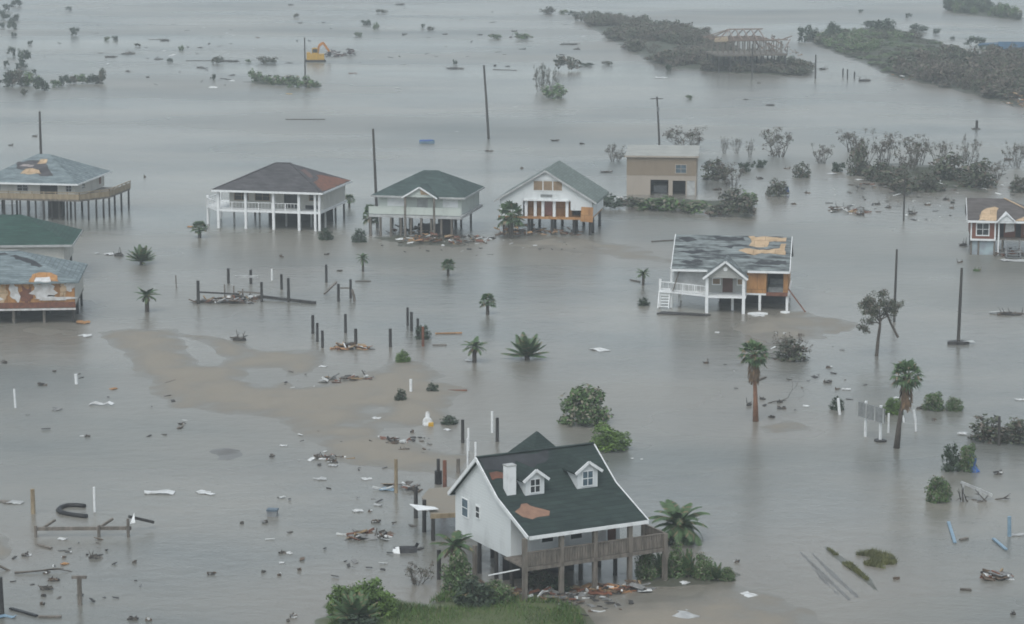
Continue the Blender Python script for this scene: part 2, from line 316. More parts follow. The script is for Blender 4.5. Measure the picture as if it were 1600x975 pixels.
# flood water
def water():
    xs = np.r_[np.linspace(-4000, -260, 20)[:-1], np.arange(-260, 261, 3.0), np.linspace(260, 4000, 20)[1:]]
    ys = np.r_[np.linspace(-3000, 120, 12)[:-1], np.arange(120, 620, 3.0), np.arange(620, 1100, 8.0), np.linspace(1100, 7000, 20)]
    X, Y = np.meshgrid(xs, ys); P = np.c_[X.ravel(), Y.ravel()]; nx, ny = len(xs), len(ys)
    silt = np.zeros(len(P)); near = (abs(P[:,0]) < 262) & (P[:,1] > 115) & (P[:,1] < 1110)
    for poly, hp in BARS:
        silt[near] = np.maximum(silt[near], np.exp(np.minimum(poly_sdf(P[near], poly) + 1.0, 0) / 5.0))
    silt[near] = silt[near] * (.85 + .6 * fbm(P[near], 15)) + np.clip(.9 * fbm(P[near] * (1, .6) + 40, 45) - .06, 0, .55)
    idx = np.arange(nx*ny).reshape(ny, nx); F = np.stack([idx[:-1,:-1], idx[:-1,1:], idx[1:,1:], idx[1:,:-1]], -1).reshape(-1, 4)
    m = bpy.data.materials.new('muddy_flood_water'); m.use_nodes = True; n = m.node_tree.nodes; l = m.node_tree.links; b = n['Principled BSDF']
    b.inputs['IOR'].default_value = 1.33; b.inputs['Specular IOR Level'].default_value = .5
    g = n.new('ShaderNodeNewGeometry')
    def noise(sc, st, det=4, ro=.55):
        mp = n.new('ShaderNodeMapping'); mp.inputs['Scale'].default_value = st; mp.inputs['Rotation'].default_value = (0, 0, R(12)); l.new(g.outputs['Position'], mp.inputs[0])
        z = n.new('ShaderNodeTexNoise'); z.inputs['Scale'].default_value = sc; z.inputs['Detail'].default_value = det; z.inputs['Roughness'].default_value = ro
        l.new(mp.outputs[0], z.inputs['Vector']); return z.outputs['Fac']
    at = n.new('ShaderNodeAttribute'); at.attribute_name = 'silt'
    big = noise(.035, (.55, 1.0, 1), 5, .6); cr = n.new('ShaderNodeValToRGB'); e = cr.color_ramp.elements
    e[0].position = .36; e[1].position = .66; e[0].color = (.114, .122, .113, 1); e[1].color = (.208, .195, .166, 1); l.new(big, cr.inputs[0])
    mx = n.new('ShaderNodeMix'); mx.data_type = 'RGBA'; mx.inputs[7].default_value = (.185, .17, .145, 1); l.new(cr.outputs[0], mx.inputs[6]); l.new(at.outputs['Fac'], mx.inputs[0])
    l.new(mx.outputs[2], b.inputs['Base Color'])
    wind = noise(.012, (.5, 1, 1), 4); rr = n.new('ShaderNodeMapRange'); rr.inputs[1].default_value = .3; rr.inputs[2].default_value = .7; rr.inputs[3].default_value = .14; rr.inputs[4].default_value = .40
    l.new(wind, rr.inputs[0]); l.new(rr.outputs[0], b.inputs['Roughness'])
    b1 = n.new('ShaderNodeBump'); b1.inputs['Strength'].default_value = .45; b1.inputs['Distance'].default_value = .24; l.new(noise(.55, (.8, 1.2, 1), 5, .6), b1.inputs['Height'])
    b2 = n.new('ShaderNodeBump'); b2.inputs['Distance'].default_value = .05; b2.inputs['Strength'].default_value = .4; l.new(noise(2.6, (.8, 1.3, 1), 3), b2.inputs['Height']); l.new(b1.outputs[0], b2.inputs['Normal'])
    l.new(b2.outputs[0], b.inputs['Normal'])
    mb = MB(); mb.v = [(float(a), float(c), 0.) for a, c in P]; mb.f = list(map(tuple, F))
    o = mb.build('flood_water', m, smooth=True); tag(o, kind='structure')
    at = o.data.attributes.new('silt', 'FLOAT', 'POINT'); at.data.foreach_set('value', np.clip(silt, 0, 1).astype(np.float32))
water()
def haze():
    m = bpy.data.materials.new('haze_air'); m.use_nodes = True; n = m.node_tree.nodes; n.remove(n['Principled BSDF'])
    v = n.new('ShaderNodeVolumePrincipled'); v.inputs['Color'].default_value = (.93, .985, 1.0, 1); v.inputs['Density'].default_value = .0005; v.inputs['Anisotropy'].default_value = .2
    m.node_tree.links.new(v.outputs[0], n['Material Output'].inputs['Volume'])
    o = MB().box(-4200, 4200, -3200, 7200, -2.0, 56).build('haze', m); tag(o, 'pale damp haze over the flooded neighbourhood', kind='stuff')
haze()

# ------------------------------------------------------------------ house parts
def hip(mb, x0, x1, y0, y1, zE, ra, rb, zR, th=.18):
    top = [(x0,y0,zE),(x1,y0,zE),(x1,y1,zE),(x0,y1,zE),(ra[0],ra[1],zR),(rb[0],rb[1],zR)]
    bot = [(p[0],p[1],p[2]-th) for p in top]
    f = [(0,1,5,4),(1,2,5),(2,3,4,5),(3,0,4)]; g = [tuple(i+6 for i in q[::-1]) for q in f]
    return mb.add(top + bot, f + g + [(0,6,7,1),(1,7,8,2),(2,8,9,3),(3,9,6,0)])
def profile_roof(mb, pts, a0, a1, th=.18, axis='x'):
    """pts: roofline across the house; extruded from a0 to a1 along the ridge"""
    poly = list(pts) + [(p[0], p[1] - th) for p in pts[::-1]]
    if axis == 'x':
        # split in convex pieces so the solid is clean
        for (p, q) in zip(pts, pts[1:]):
            mb.prism([(a0, p[0], p[1]), (a0, q[0], q[1]), (a0, q[0], q[1]-th), (a0, p[0], p[1]-th)], (a1 - a0, 0, 0))
    else:
        for (p, q) in zip(pts, pts[1:]):
            mb.prism([(p[0], a0, p[1]), (q[0], a0, q[1]), (q[0], a0, q[1]-th), (p[0], a0, p[1]-th)], (0, a1 - a0, 0))
    return mb
def patch(parent, name, pts, zf, m, th=.05, label=None):
    """an irregular torn area lying on a roof plane z = zf(x, y)"""
    r = random.Random(int(abs(pts[0][0] * 91 + pts[0][1] * 37))); q = []
    for (a, b), (c, d) in zip(pts, list(pts[1:]) + [pts[0]]):
        L = math.hypot(c - a, d - b); k = max(1, int(L / .45))
        for i in range(k):
            t = i / k; j = .0 if i == 0 else min(.16, L * .08); q.append((a + (c - a) * t + r.uniform(-j, j), b + (d - b) * t + r.uniform(-j, j)))
    top = [(x, y, zf(x, y) + th) for x, y in q]
    return MB().prism(top, (0, 0, -th - .03)).build(name, m, parent, label=label)
def window(parent, x0, x1, z0, z1, y, frame='trim', pane='glass', bars=(1, 1), axis='x', out=-1, w=.10, name='window', solid=False):
    """frame standing just proud of the wall with a recessed pane; axis='x' lies in a wall along x"""
    f = MB(); p = MB(); a, b = (y + out * .04, y - out * .10) if not solid else (y + out * .07, y - out * .01); a, b = min(a, b), max(a, b)
    def bx(mb, u0, u1, v0, v1, d0, d1):
        mb.box(u0, u1, d0, d1, v0, v1) if axis == 'x' else mb.box(d0, d1, u0, u1, v0, v1)
    bx(f, x0 - w, x1 + w, z1, z1 + w, a, b); bx(f, x0 - w, x1 + w, z0 - w, z0, a, b); bx(f, x0 - w, x0, z0, z1, a, b); bx(f, x1, x1 + w, z0, z1, a, b)
    for i in range(bars[0]): u = x0 + (x1 - x0) * (i + 1) / (bars[0] + 1); bx(f, u - .03, u + .03, z0, z1, a + .01, b - .01)
    for i in range(bars[1]): v = z0 + (z1 - z0) * (i + 1) / (bars[1] + 1); bx(f, x0, x1, v - .03, v + .03, a + .012, b - .012)
    c = (a + b) / 2; bx(p, x0, x1, z0, z1, c - .015, c + .015)
    fo = f.build(name, K[frame], parent); p.build('pane', K[pane], fo); return fo
def pile(parent, x, y, top, m='dark', r=.15, bot=-1.0, name='piling', square=False):
    mb = MB()
    if square: mb.box(x - r, x + r, y - r, y + r, bot, top)
    else: mb.tube([(x, y, bot), (x + U(-.03, .03), y, top)], [r * 1.05, r * .95], 8)
    return mb.build(name, K[m], parent)
def railing(parent, pts, z, h=1.0, m='trim', gap=.35, post=1.8, w=.07, name='railing'):
    mb = MB()
    for p, q in zip(pts, pts[1:]):
        p = np.array(p, float); q = np.array(q, float); L = np.linalg.norm(q - p); zz = lambda t, k: (*(p + (q - p) * t), z + k)
        mb.beam(zz(0, h), zz(1, h), .12, .08); mb.beam(zz(0, .14), zz(1, .14), .06, .08)
        k = max(1, int(L / post))
        for i in range(k + 1): mb.beam(zz(i / k, 0), zz(i / k, h - .04), .11, .11)
        k = max(1, int(L / gap))
        for i in range(k): mb.beam(zz((i + .5) / k, .14), zz((i + .5) / k, h - .04), .045, .045)
    return mb.build(name, K[m], parent)
def floor_slab(parent, poly, z, th=.35, m='wood', name='deck'):
    return MB().prism([(x, y, z) for x, y in poly], (0, 0, -th)).build(name, K[m], parent)
def walls(parent, x0, x1, y0, y1, z0, z1, m, fh=(), rh=(), lh=(), bh=(), th=.16, extra=None, name='wall'):
    mb = MB(); mb.wallx(x0, x1, z0, z1, y0, y0 + th, fh); mb.wallx(x0, x1, z0, z1, y1 - th, y1, bh)
    mb.wally(y0 + th, y1 - th, z0, z1, x1 - th, x1, rh); mb.wally(y0 + th, y1 - th, z0, z1, x0, x0 + th, lh)
    if extra: extra(mb)
    return mb.build(name, K[m], parent)
def house(name, px, py, deg, label): return empty(name, spot(px, py), R(deg), label, 'house')

# ------------------------------------------------------------------ the white two-storey stilt house in front
def white_house():
    h = house('stilt_house', 819, 942, 28, 'white two-storey stilt house with dark green roof, two dormers and a chimney')
    # pilings under deck and body
    for x, m in ((.1, 'wood'), (2.95, 'wood'), (5.6, 'wood'), (8.4, 'wood'), (11.2, 'wood')):
        pile(h, x, -.02 + (.12 if x < 9 else 0), 4.5 if x < 9 else 3.5, m, .15, square=True)
    for x in (.7, 3.4, 6.2, 9.0):
        for y in (3.1, 5.4, 8.0, 11.2): pile(h, x, y, 2.3, 'dark', .16)
    pile(h, 11.2, 2.9, 3.5, 'wood', .14, square=True)
    floor_slab(h, [(0,.15),(11.35,.15),(11.35,2.95),(0,2.95)], 2.5, .12, 'wood')
    MB().box(-.02, 11.36, -.05, .04, 2.2, 2.46).build('rim_beam', K['wood'], h)
    rb = MB()
    for i in range(54):
        x = .3 + i * .205
        rb.box(x, x + .165, .02, .055, 2.5 + U(0, .02), 3.45)
    rb.box(.2, 11.3, -.03, .1, 3.45, 3.53); rb.build('railing', K['wood'], h)
    rb = MB()
    for i in range(13): rb.box(11.28, 11.31, .25 + i*.2, .41 + i*.2, 2.52, 3.4)
    rb.box(11.24, 11.35, .12, 2.9, 3.42, 3.5); rb.build('railing', K['wood'], h)
    # body
    def gab(mb):
        for a in (.56, 9.14):
            prof = [(3.0,2.3),(11.5,2.3),(11.5,5.25),(7.6,8.36),(4.4,6.1),(3.0,5.52)]
            mb.prism([(a, y, z) for y, z in prof], (.16, 0, 0))
        mb.wallx(.72, 9.14, 2.3, 5.52, 3.0, 3.16, [(3.0,3.9,3.15,4.05),(5.3,6.2,3.1,4.15),(8.3,9.0,2.5,4.5)])
        mb.wallx(.72, 9.14, 2.3, 5.2, 11.34, 11.5)
        mb.box(.6, 9.25, 3.02, 11.45, 2.32, 2.42)
    mb = MB(); gab(mb); mb.build('wall', K['white'], h)
    window(h, 3.0, 3.9, 3.15, 4.05, 3.0, bars=(0,1)); window(h, 5.3, 6.2, 3.1, 4.15, 3.0, bars=(0,1))
    MB().box(8.3, 9.0, 3.06, 3.1, 2.5, 4.5).build('door', K['door'], h)
    MB().box(7.2, 8.15, 2.97, 2.995, 2.6, 4.4).build('door', K['insul'], h)
    window(h, 9.45, 10.35, 3.75, 5.0, .56, axis='y', pane='glassblue', bars=(0,1), solid=True, w=.07); window(h, 7.65, 8.2, 4.1, 4.9, .56, axis='y', bars=(0,1), solid=True, w=.07)
    # roof
    mb = MB(); profile_roof(mb, [(-.12,4.66),(4.4,6.38),(7.6,8.56),(11.95,5.08)], .3, 9.75, .2); mb.build('roof', K['rf_green'], h)
    f = MB()
    for x in (.22, 9.76):
        for p, q in (((-.14,4.56),(4.4,6.29)), ((4.4,6.29),(7.6,8.46)), ((7.6,8.46),(11.98,4.97))): f.beam((x,*p), (x,*q), .08, .26)
    f.box(.3, 9.75, -.2, -.125, 4.42, 4.66); f.box(.3, 9.75, 11.95, 12.02, 4.82, 5.1); f.build('fascia', K['trim'], h)
    MB().beam((.3,7.6,8.60), (9.75,7.6,8.60), .3, .06).build('ridge_cap', K['rf_green'], h)
    up = lambda x, y: 6.38 + (y - 4.4) * .681
    lo = lambda x, y: 4.66 + (y + .12) * .3805
    patch(h, 'bare_patch', [(.7,2.65),(1.3,3.0),(1.55,3.35),(2.0,3.35),(2.1,3.05),(3.2,2.2),(2.9,1.75),(1.5,1.6),(.95,2.0)], lo, mat('red_brown_underlay', (.27,.16,.11), (.20,.115,.08), 2, .9), .03, 'red-brown bare patch on the lower roof')
    patch(h, 'bare_patch', [(.55,5.75),(.6,6.3),(1.2,6.35),(1.6,6.2),(1.55,5.75),(1.0,5.85)], up, K['plyred'], .03)
    patch(h, 'felt_patch', [(.4,6.6),(.4,7.5),(6.0,7.5),(5.6,6.8),(3.1,6.1),(2.5,5.0),(1.9,5.2),(1.7,6.4)], up, K['felt'], .012)
    # chimney
    ch = MB().box(1.05, 1.75, 4.45, 5.05, 5.8, 8.45).build('chimney', K['trim'], h)
    MB().box(1.02, 1.78, 4.42, 5.08, 8.45, 8.55).build('cap', K['trimgrey'], ch)
    # dormers
    for a, b, y0, zt in ((2.35, 3.85, 4.2, 7.5), (6.5, 8.15, 4.2, 7.6)):
        c = (a + b) / 2; yb = lambda z: 4.4 + (z - 6.38) / .681
        d = MB(); d.prism([(a,y0,6.2),(b,y0,6.2),(b,y0,zt),(c,y0,zt+.55),(a,y0,zt)], (0, yb(zt) - y0, 0))
        dw = d.build('dormer', K['white'], h)
        r = MB(); z1 = zt - .1; zr = zt + .66
        for s in (-1, 1):
            e = c + s * ((b - a) / 2 + .28)
            top = [(c, y0 - .2, zr), (c, yb(zr) + .1, zr), (e, yb(z1) + .1, z1), (e, y0 - .2, z1)]
            r.prism(top if s < 0 else top[::-1], (0, 0, -.1))
        r.build('roof', K['rf_green'], dw)
        t = MB()
        for s in (-1, 1):
            e = c + s * ((b - a) / 2 + .28); t.beam((c, y0 - .23, zr - .06), (e, y0 - .23, z1 - .06), .06, .2)
        t.build('fascia', K['trim'], dw)
        w0 = (b - a) * .24; window(dw, c - w0, c + w0, 6.5, zt - .1, y0, bars=(1, 1), pane='glassblue' if a > 5 else 'glass', solid=True, w=.07)
    # rear wing with its own hipped roof
    walls(h, 6.3, 10.7, 11.5, 15.6, 2.4, 5.6, 'white')
    mb = MB(); hip(mb, 5.9, 11.1, 11.2, 16.2, 5.6, (8.5, 13.6), (8.5001, 13.9), 8.35); mb.build('roof', K['rf_green'], h)
    for x in (6.5, 10.5): pile(h, x, 15.4, 2.4)
    MB().tube([(1.0,10.4,6.2),(1.0,10.4,9.3)], .07, 7).build('vent_pipe', K['trim'], h)
    # wreckage that is part of the house: fallen rail below deck
    MB().beam((.2,1.0,2.1), (-1.6,2.2,1.6), .12, .06).build('loose_trim', K['trim'], h)
    MB().box(1.3, 7.0, 5.5, 5.62, -.2, 1.7).build('painted_shade_sheet', K['dim'], h)  # added dark sheet painting the shade under the house
white_house()
# items lying on the porch
o = MB().box(0, 1.9, 0, .7, 0, .12).box(.1, 1.8, .55, .7, .12, .5).build('porch_bench', K['plyred']); p = spot(836, 852, 2.56); o.location = p; o.rotation_euler = (0, 0, R(30)); tag(o, 'red-brown bench tipped on the porch of the white two-storey house', 'bench')
o.location.z = 2.52
# rear deck remains left of the white house
d = empty('broken_deck', spot(675, 845), R(12), 'sand-covered broken timber deck on three pilings behind the white two-storey house', 'deck')
floor_slab(d, [(0,.2),(4.6,.2),(4.6,8.4),(1.2,8.0),(.2,5.4)], 2.0, .12, 'sand'); MB().box(-.1, 4.7, -.02, .14, 1.7, 2.04).build('rim_beam', K['woodtan'], d)
for px_, py_, h_ in ((675,845,1.7),(661,832,2.5),(648,810,2.5)):
    q = spot(px_, py_) - spot(675, 845); pile(d, q[0]*cos(R(12)) + q[1]*sin(R(12)) + .1, -q[0]*sin(R(12)) + q[1]*cos(R(12)) + .1, h_, 'dark', .16)
MB().prism([(-.9,.9,2.18),(.6,.5,2.3),(.5,1.5,2.2),(-1.3,2.2,2.35)], (0,0,-.05)).build('loose_panel', K['trim'], d)

# ------------------------------------------------------------------ the other stilt houses
def house_pier():       # far left, grey roof, long deck
    h = house('stilt_house', 125, 345, -9, 'beige stilt house with patched grey hip roof and long tan boarded deck')
    dk = [(-19,0),(0,0),(3.0,4.4),(3.0,14),(-19,14)]
    floor_slab(h, dk, 3.0, .3, 'wood')
    mb = MB()
    for p, q in zip(dk[:3], dk[1:4]):
        mb.beam((*p, 3.35), (*q, 3.35), .08, .75); mb.beam((*p, 3.95), (*q, 3.95), .14, .1)
        n = int(math.dist(p, q) / 1.6)
        for i in range(n + 1): t = i / n; mb.beam((p[0]+(q[0]-p[0])*t, p[1]+(q[1]-p[1])*t, 2.9), (p[0]+(q[0]-p[0])*t, p[1]+(q[1]-p[1])*t, 4.05), .13)
    mb.build('railing', K['woodtan'], h)
    for x in np.arange(-18, .1, 1.15): pile(h, x, .25, 2.75, 'dark', .14)
    for x, y in ((.85,1.3),(1.6,2.5),(2.3,3.6),(2.85,4.6),(2.85,7.1),(2.85,10.2),(2.85,13.6)): pile(h, x, y, 2.75, 'dark', .15)
    for x in (-15,-11,-7,-3): 
        for y in (5, 10): pile(h, x, y, 2.75, 'dark', .16)
    W = [(-9.6,-8.1,3.9,4.7),(-6.3,-3.7,3.05,4.75),(-2.4,-1.7,3.9,4.7),(-13.5,-12.2,3.9,4.7)]
    walls(h, -14.7, -1.2, 1.6, 15, 3.0, 5.05, 'cream', W, rh=[(5,6.2,3.9,4.8)])
    for a, b, c, d in (W[0], W[2], W[3]): window(h, a, b, c, d, 1.6, 'trimgrey')
    MB().box(-6.3, -3.7, 1.7, 1.74, 3.05, 4.75).build('door', K['dim'], h)  # dark sheet filling the opening, its inner shade put into the colour
    MB().box(-6.2, -4.2, 4.5, 6.0, .0, 2.7).build('stair_enclosure', K['dark'], h)
    MB().box(-1.2, -1.14, 12.6, 13.4, 3.6, 5.0).build('shutter', K['plyred'], h)
    mb = MB(); hip(mb, -15.5, -.4, .6, 16, 5.1, (-8.8,8.3), (-7.1,8.3), 8.35); mb.build('roof', K['rf_grey'], h)
    mb = MB(); mb.box(-15.5, -.4, .53, .6, 4.88, 5.12); mb.box(-.4, -.34, .6, 16, 4.88, 5.12); mb.build('fascia', K['trim'], h)
    zf = lambda x, y: 5.1 + (y - .6) * 3.25 / 7.7
    patch(h, 'felt_patch', [(-11.2,6.0),(-8.6,6.6),(-6.8,6.1),(-5.6,4.0),(-4.6,2.6),(-6.4,2.4),(-7.4,3.3),(-10.4,4.2)], zf, K['rf_slate'], .015)
    patch(h, 'bare_patch', [(-9.6,3.0),(-9.2,4.2),(-8.2,4.4),(-7.2,4.0),(-6.6,3.1),(-8,2.9)], zf, K['plypale'], .05)
    patch(h, 'bare_patch', [(-8.0,5.6),(-7.9,6.8),(-6.9,6.9),(-6.7,5.8)], zf, K['plypale'], .05)
    patch(h, 'bare_patch', [(-10.4,5.0),(-10,5.5),(-8.3,5.3),(-8.4,4.9)], zf, mat('pinkish_underlay', (.33,.29,.28), (.22,.19,.18), 2, .9), .04)
house_pier()

def house_green_back():
    h = house('stilt_house', 112, 440, 4, 'house with mid-green hip roof behind the torn-fronted house')
    walls(h, -14.5, -.7, -1, 10, 2.0, 4.7, 'cream')
    mb = MB(); hip(mb, -16, .4, -1.8, 10.8, 4.75, (-10.5,5.4), (-6.4,5.4), 7.45); mb.build('roof', K['rf_bright'], h)
    mb = MB(); mb.box(-16, .4, -1.87, -1.8, 4.5, 4.76); mb.box(.4, .46, -1.8, 10.8, 4.5, 4.76); mb.build('fascia', K['trimgrey'], h)
    for x in (-14, -9.5, -5, -1):
        for y in (-.8, 5, 9.6): pile(h, x, y, 2.0)
    floor_slab(h, [(-14.5,-2.6),(-1.2,-2.6),(-1.2,-1),(-14.5,-1)], 2.2, .3, 'trimgrey')
house_green_back()

def house_torn():
    h = house('stilt_house', 118, 505, 5, 'torn-fronted stilt house with grey teal roof, orange plywood and white insulation showing')
    MB().box(-15, 0, .2, 12, 1.7, 1.95).build('floor', K['wood'], h)
    mb = MB(); mb.wallx(-15, 0, 1.95, 4.5, .3, .46, [(-3.0,-2.2,2.6,3.6)]); mb.build('front_wall', K['ply'], h)
    mb = MB(); mb.wally(.46, 12, 1.95, 4.5, -.16, 0); mb.wally(.46, 12, 1.95, 4.5, -15, -14.84); mb.wallx(-14.84, -.16, 1.95, 4.5, 11.84, 12); mb.build('wall', K['cream'], h)
    def ragged(x0, x1, z0, z1, m, y, nm, sd):
        pts = irregular((x0+x1)/2, (z0+z1)/2, (x1-x0)/2*1.1, (z1-z0)/2*1.1, 18, .38, sd)
        MB().prism([(a, y, min(max(b, 1.98), 4.48)) for a, b in pts], (0, .05, 0)).build(nm, K[m], h)
    ragged(-4.5, -2.2, 2.9, 4.6, 'insul', .22, 'insulation', 3); ragged(-7.0, -6.0, 2.5, 4.4, 'insul', .23, 'insulation', 4)
    ragged(-1.3, -.05, 3.5, 4.5, 'insul', .22, 'insulation', 5); ragged(-3.9, -.3, 2.55, 2.95, 'insul', .20, 'insulation', 6); ragged(-9.8, -8.0, 2.5, 3.4, 'insul', .22, 'insulation', 7)
    ragged(-5.9, -4.4, 2.2, 4.0, 'plyred', .235, 'torn_board', 8); ragged(-8.6, -7.2, 2.3, 4.3, 'plypale', .235, 'torn_board', 9); ragged(-1.6, -.9, 3.0, 4.3, 'plypale', .21, 'torn_board', 10)
    MB().box(-15, .05, .02, .19, 1.75, 2.35).build('rim_beam', K['plyred'], h)
    MB().box(-13, .08, -.06, .0, 1.5, 1.7).build('torn_trim', K['insul'], h)
    mb = MB(); hip(mb, -16, .5, -.3, 12.4, 4.65, (-10.6,6.2), (-6.6,6.2), 7.2); mb.build('roof', K['rf_grey'], h)
    zf = lambda x, y: 4.65 + (y + .3) * 2.55 / 6.5
    patch(h, 'bare_patch', [(-4.9,-.25),(-4.6,1.2),(-3.9,1.6),(-2.6,1.5),(-1.9,.9),(-1.7,-.25)], zf, K['ply'], .05)
    patch(h, 'insulation', [(-4.3,-.27),(-4.2,.5),(-2.7,.6),(-2.5,-.27)], zf, K['insul'], .09)
    patch(h, 'felt_patch', [(-7.4,5.0),(-6.8,5.3),(-4.6,4.0),(-3.6,2.9),(-4.0,2.7)], zf, K['felt'], .02)
    patch(h, 'felt_patch', [(-12,5.0),(-11.5,5.7),(-8,5.8),(-7.6,5.4),(-9,5.2)], zf, K['felt'], .02)
    MB().beam((-10.6,6.2,7.24), (-6.6,6.2,7.24), .3, .06).build('ridge_cap', K['trimgrey'], h)
    for x in (-13, -9.8, -6.7, -3.4, -.2):
        pile(h, x, .6, 1.7, 'wood' if x < -1 else 'dark', .17); pile(h, x, 6, 1.7); pile(h, x, 11.4, 1.7)
    MB().box(-14.5, -.5, 9, 9.1, -.2, 1.6).build('painted_shade_sheet', K['dim'], h)  # dark sheet standing in for the shade beneath the floor
house_torn()

def house_white_deck():
    h = house('stilt_house', 342, 356, -13, 'slate-roofed stilt house with white railed porch and brown torn right roof slope')
    floor_slab(h, [(-.1,-.1),(14.6,-.1),(14.6,12.9),(.5,12.9),(.5,9),(-2.9,9),(-2.9,3.3)], 2.65, .32, 'trim')
    for x in (0, 3.95, 7.95, 11.6): pile(h, x, 0, 5.2, 'trim', .17, square=True, name='porch_post')
    for x in (13.9, 14.5): pile(h, x, 0, 5.2, 'trim', .15, square=True, name='porch_post')
    pile(h, -2.8, 3.5, 4.0, 'trim', .14, square=True, name='porch_post'); pile(h, -2.8, 8.8, 4.0, 'trim', .14, square=True, name='porch_post')
    railing(h, [(0,-.02),(11.6,-.02)], 2.66, 1.0, gap=.45); railing(h, [(0,0),(-2.85,3.4),(-2.85,8.9)], 2.66, 1.0, gap=.45)
    for x in (1, 4.7, 8.6, 12.2, 14.2):
        for y in (3.6, 8.5, 12.6): pile(h, x, y, 2.35, 'trimgrey' if y < 5 else 'dark', .15)
    W = [(1.6,3.5,3.7,4.9),(4.6,6.6,3.7,4.9),(8.7,10.9,2.75,4.9),(12.4,13.6,3.9,4.8)]
    walls(h, .8, 14.4, 2.3, 12.6, 2.65, 5.3, 'cream', W)
    for i, w in enumerate(W):
        if i == 2: MB().box(w[0], w[1], 2.38, 2.42, w[2], w[3]).build('sliding_door', K['glass'], h)
        else: window(h, *w[:4], 2.3, 'board')
    MB().box(11.8, 13.7, 2.2, 2.27, 2.7, 3.2).build('dark_panel', K['dim'], h)
    mb = MB(); hip(mb, -.7, 15.1, -.6, 13.4, 5.35, (6.3,6.4), (8.4,6.4), 8.45); mb.build('roof', K['rf_slate'], h)
    mb = MB(); mb.box(-.7, 15.1, -.68, -.6, 5.08, 5.36); mb.box(15.1, 15.17, -.6, 13.4, 5.08, 5.36); mb.box(-.77, -.7, -.6, 13.4, 5.08, 5.36); mb.build('fascia', K['trim'], h)
    rr = lambda x, y: 5.35 + (15.1 - x) * 3.1 / 6.7
    patch(h, 'bare_patch', [(14.95,.2),(12.9,2.6),(12.7,5.8),(11.9,7.0),(12.5,8.8),(14.95,12.9)], rr, K['plyred'], .03, 'brown stripped corner of the right slope')
    patch(h, 'bare_patch', [(11.9,3.9),(10.1,5.4),(10.2,7.0),(11.2,6.4),(12.2,4.6)], rr, mat('brown_felt', (.16,.10,.09), (.11,.075,.07), 2, .9), .03)
    lr = lambda x, y: 5.35 + (x + .7) * 3.1 / 7.0
    patch(h, 'bare_patch', [(.6,6),(2.2,5.6),(4.6,6.2),(4.8,8),(2.0,10),(.4,9)], lr, K['plypale'], .04)
    mb = MB(); mb.beam((15.1,-.6,5.37), (8.4,6.4,8.47), .3, .08); mb.beam((-.7,-.6,5.37), (6.3,6.4,8.47), .3, .08); mb.beam((6.3,6.4,8.47), (8.4,6.4,8.47), .3, .08); mb.build('ridge_cap', K['rf_slate'], h)
    MB().box(4, 13.5, 9.6, 9.7, -.2, 2.3).build('painted_shade_sheet', K['dim'], h)  # under-house shade put in as a dark sheet
house_white_deck()

def house_green():
    h = house('stilt_house', 590, 369, -12, 'pale stilt house with dark green hip roof and small gabled porch, wreckage beneath')
    floor_slab(h, [(-1.2,0),(11.6,0),(11.6,13),(-1.2,13)], 2.95, .35, 'trimgrey')
    rb = MB()
    for a, b in ((-1.2, 3.8), (3.9, 7.8), (7.9, 11.5)):
        rb.box(a, b, -.02, .02, 3.05, 3.95); rb.box(a, b, -.05, .05, 3.95, 4.05)
    rb.build('railing', K['palegreen'], h)
    for x in (3.85, 7.85): pile(h, x, .05, 5.5, 'wood', .14, square=True, name='porch_post')
    for x in np.arange(-1, 11.6, 1.4):
        pile(h, x, .2, 2.6, 'wood', .16)
        if int(x) % 2: pile(h, x, 5, 2.6, 'trimgrey', .13)
        pile(h, x, 11.8, 2.6, 'dark', .15)
    walls(h, -.4, 11.2, 1.9, 12.6, 2.95, 5.4, 'palegreen', [(1.0,3.1,4.0,5.1),(8.7,10.6,4.0,5.1),(5.0,6.5,3.0,5.0)])
    for a, b in ((1.0,3.1),(8.7,10.6)):
        f = window(h, a, b, 4.0, 5.1, 1.9, pane='trim', bars=(0,0), name='shuttered_window')
    MB().box(5.0, 6.5, 1.98, 2.02, 3.0, 5.0).build('door', K['trimgrey'], h)
    mb = MB(); hip(mb, -1.2, 11.8, 1.0, 13.2, 5.4, (4.7,7.1), (6.7,7.1), 8.25); mb.build('roof', K['rf_teal'], h)
    mb = MB(); mb.box(-1.2, 11.8, .93, 1.0, 5.16, 5.41); mb.box(11.8, 11.87, 1.0, 13.2, 5.16, 5.41); mb.build('fascia', K['trimgrey'], h)
    g = MB().prism([(3.7,.2,5.4),(8.0,.2,5.4),(5.85,.2,6.65)], (0,.15,0)).build('porch_gable', K['palegreen'], h)
    MB().prism([(5.9,.12,6.5),(7.3,.12,5.75),(6.0,.12,5.8)], (0,.06,0)).build('torn_board', K['plypale'], g)
    r = MB(); profile_roof(r, [(3.4,5.36),(5.85,6.85),(8.3,5.36)], -.1, 4.2, .14, 'y'); r.build('roof', K['rf_teal'], g)
    t = MB(); t.beam((3.4,-.14,5.3), (5.85,-.14,6.77), .07, .2); t.beam((5.85,-.14,6.77), (8.3,-.14,5.3), .07, .2); t.build('fascia', K['trim'], g)
    MB().box(4, 7.6, 6.4, 6.5, -.2, 1.0).build('painted_shade_sheet', K['dim'], h); MB().box(7.8, 9.6, 2.4, 3.8, -.2, 2.2).build('storage_box', K['dim'], h)  # the thin sheet paints the shade below the deck
house_green()

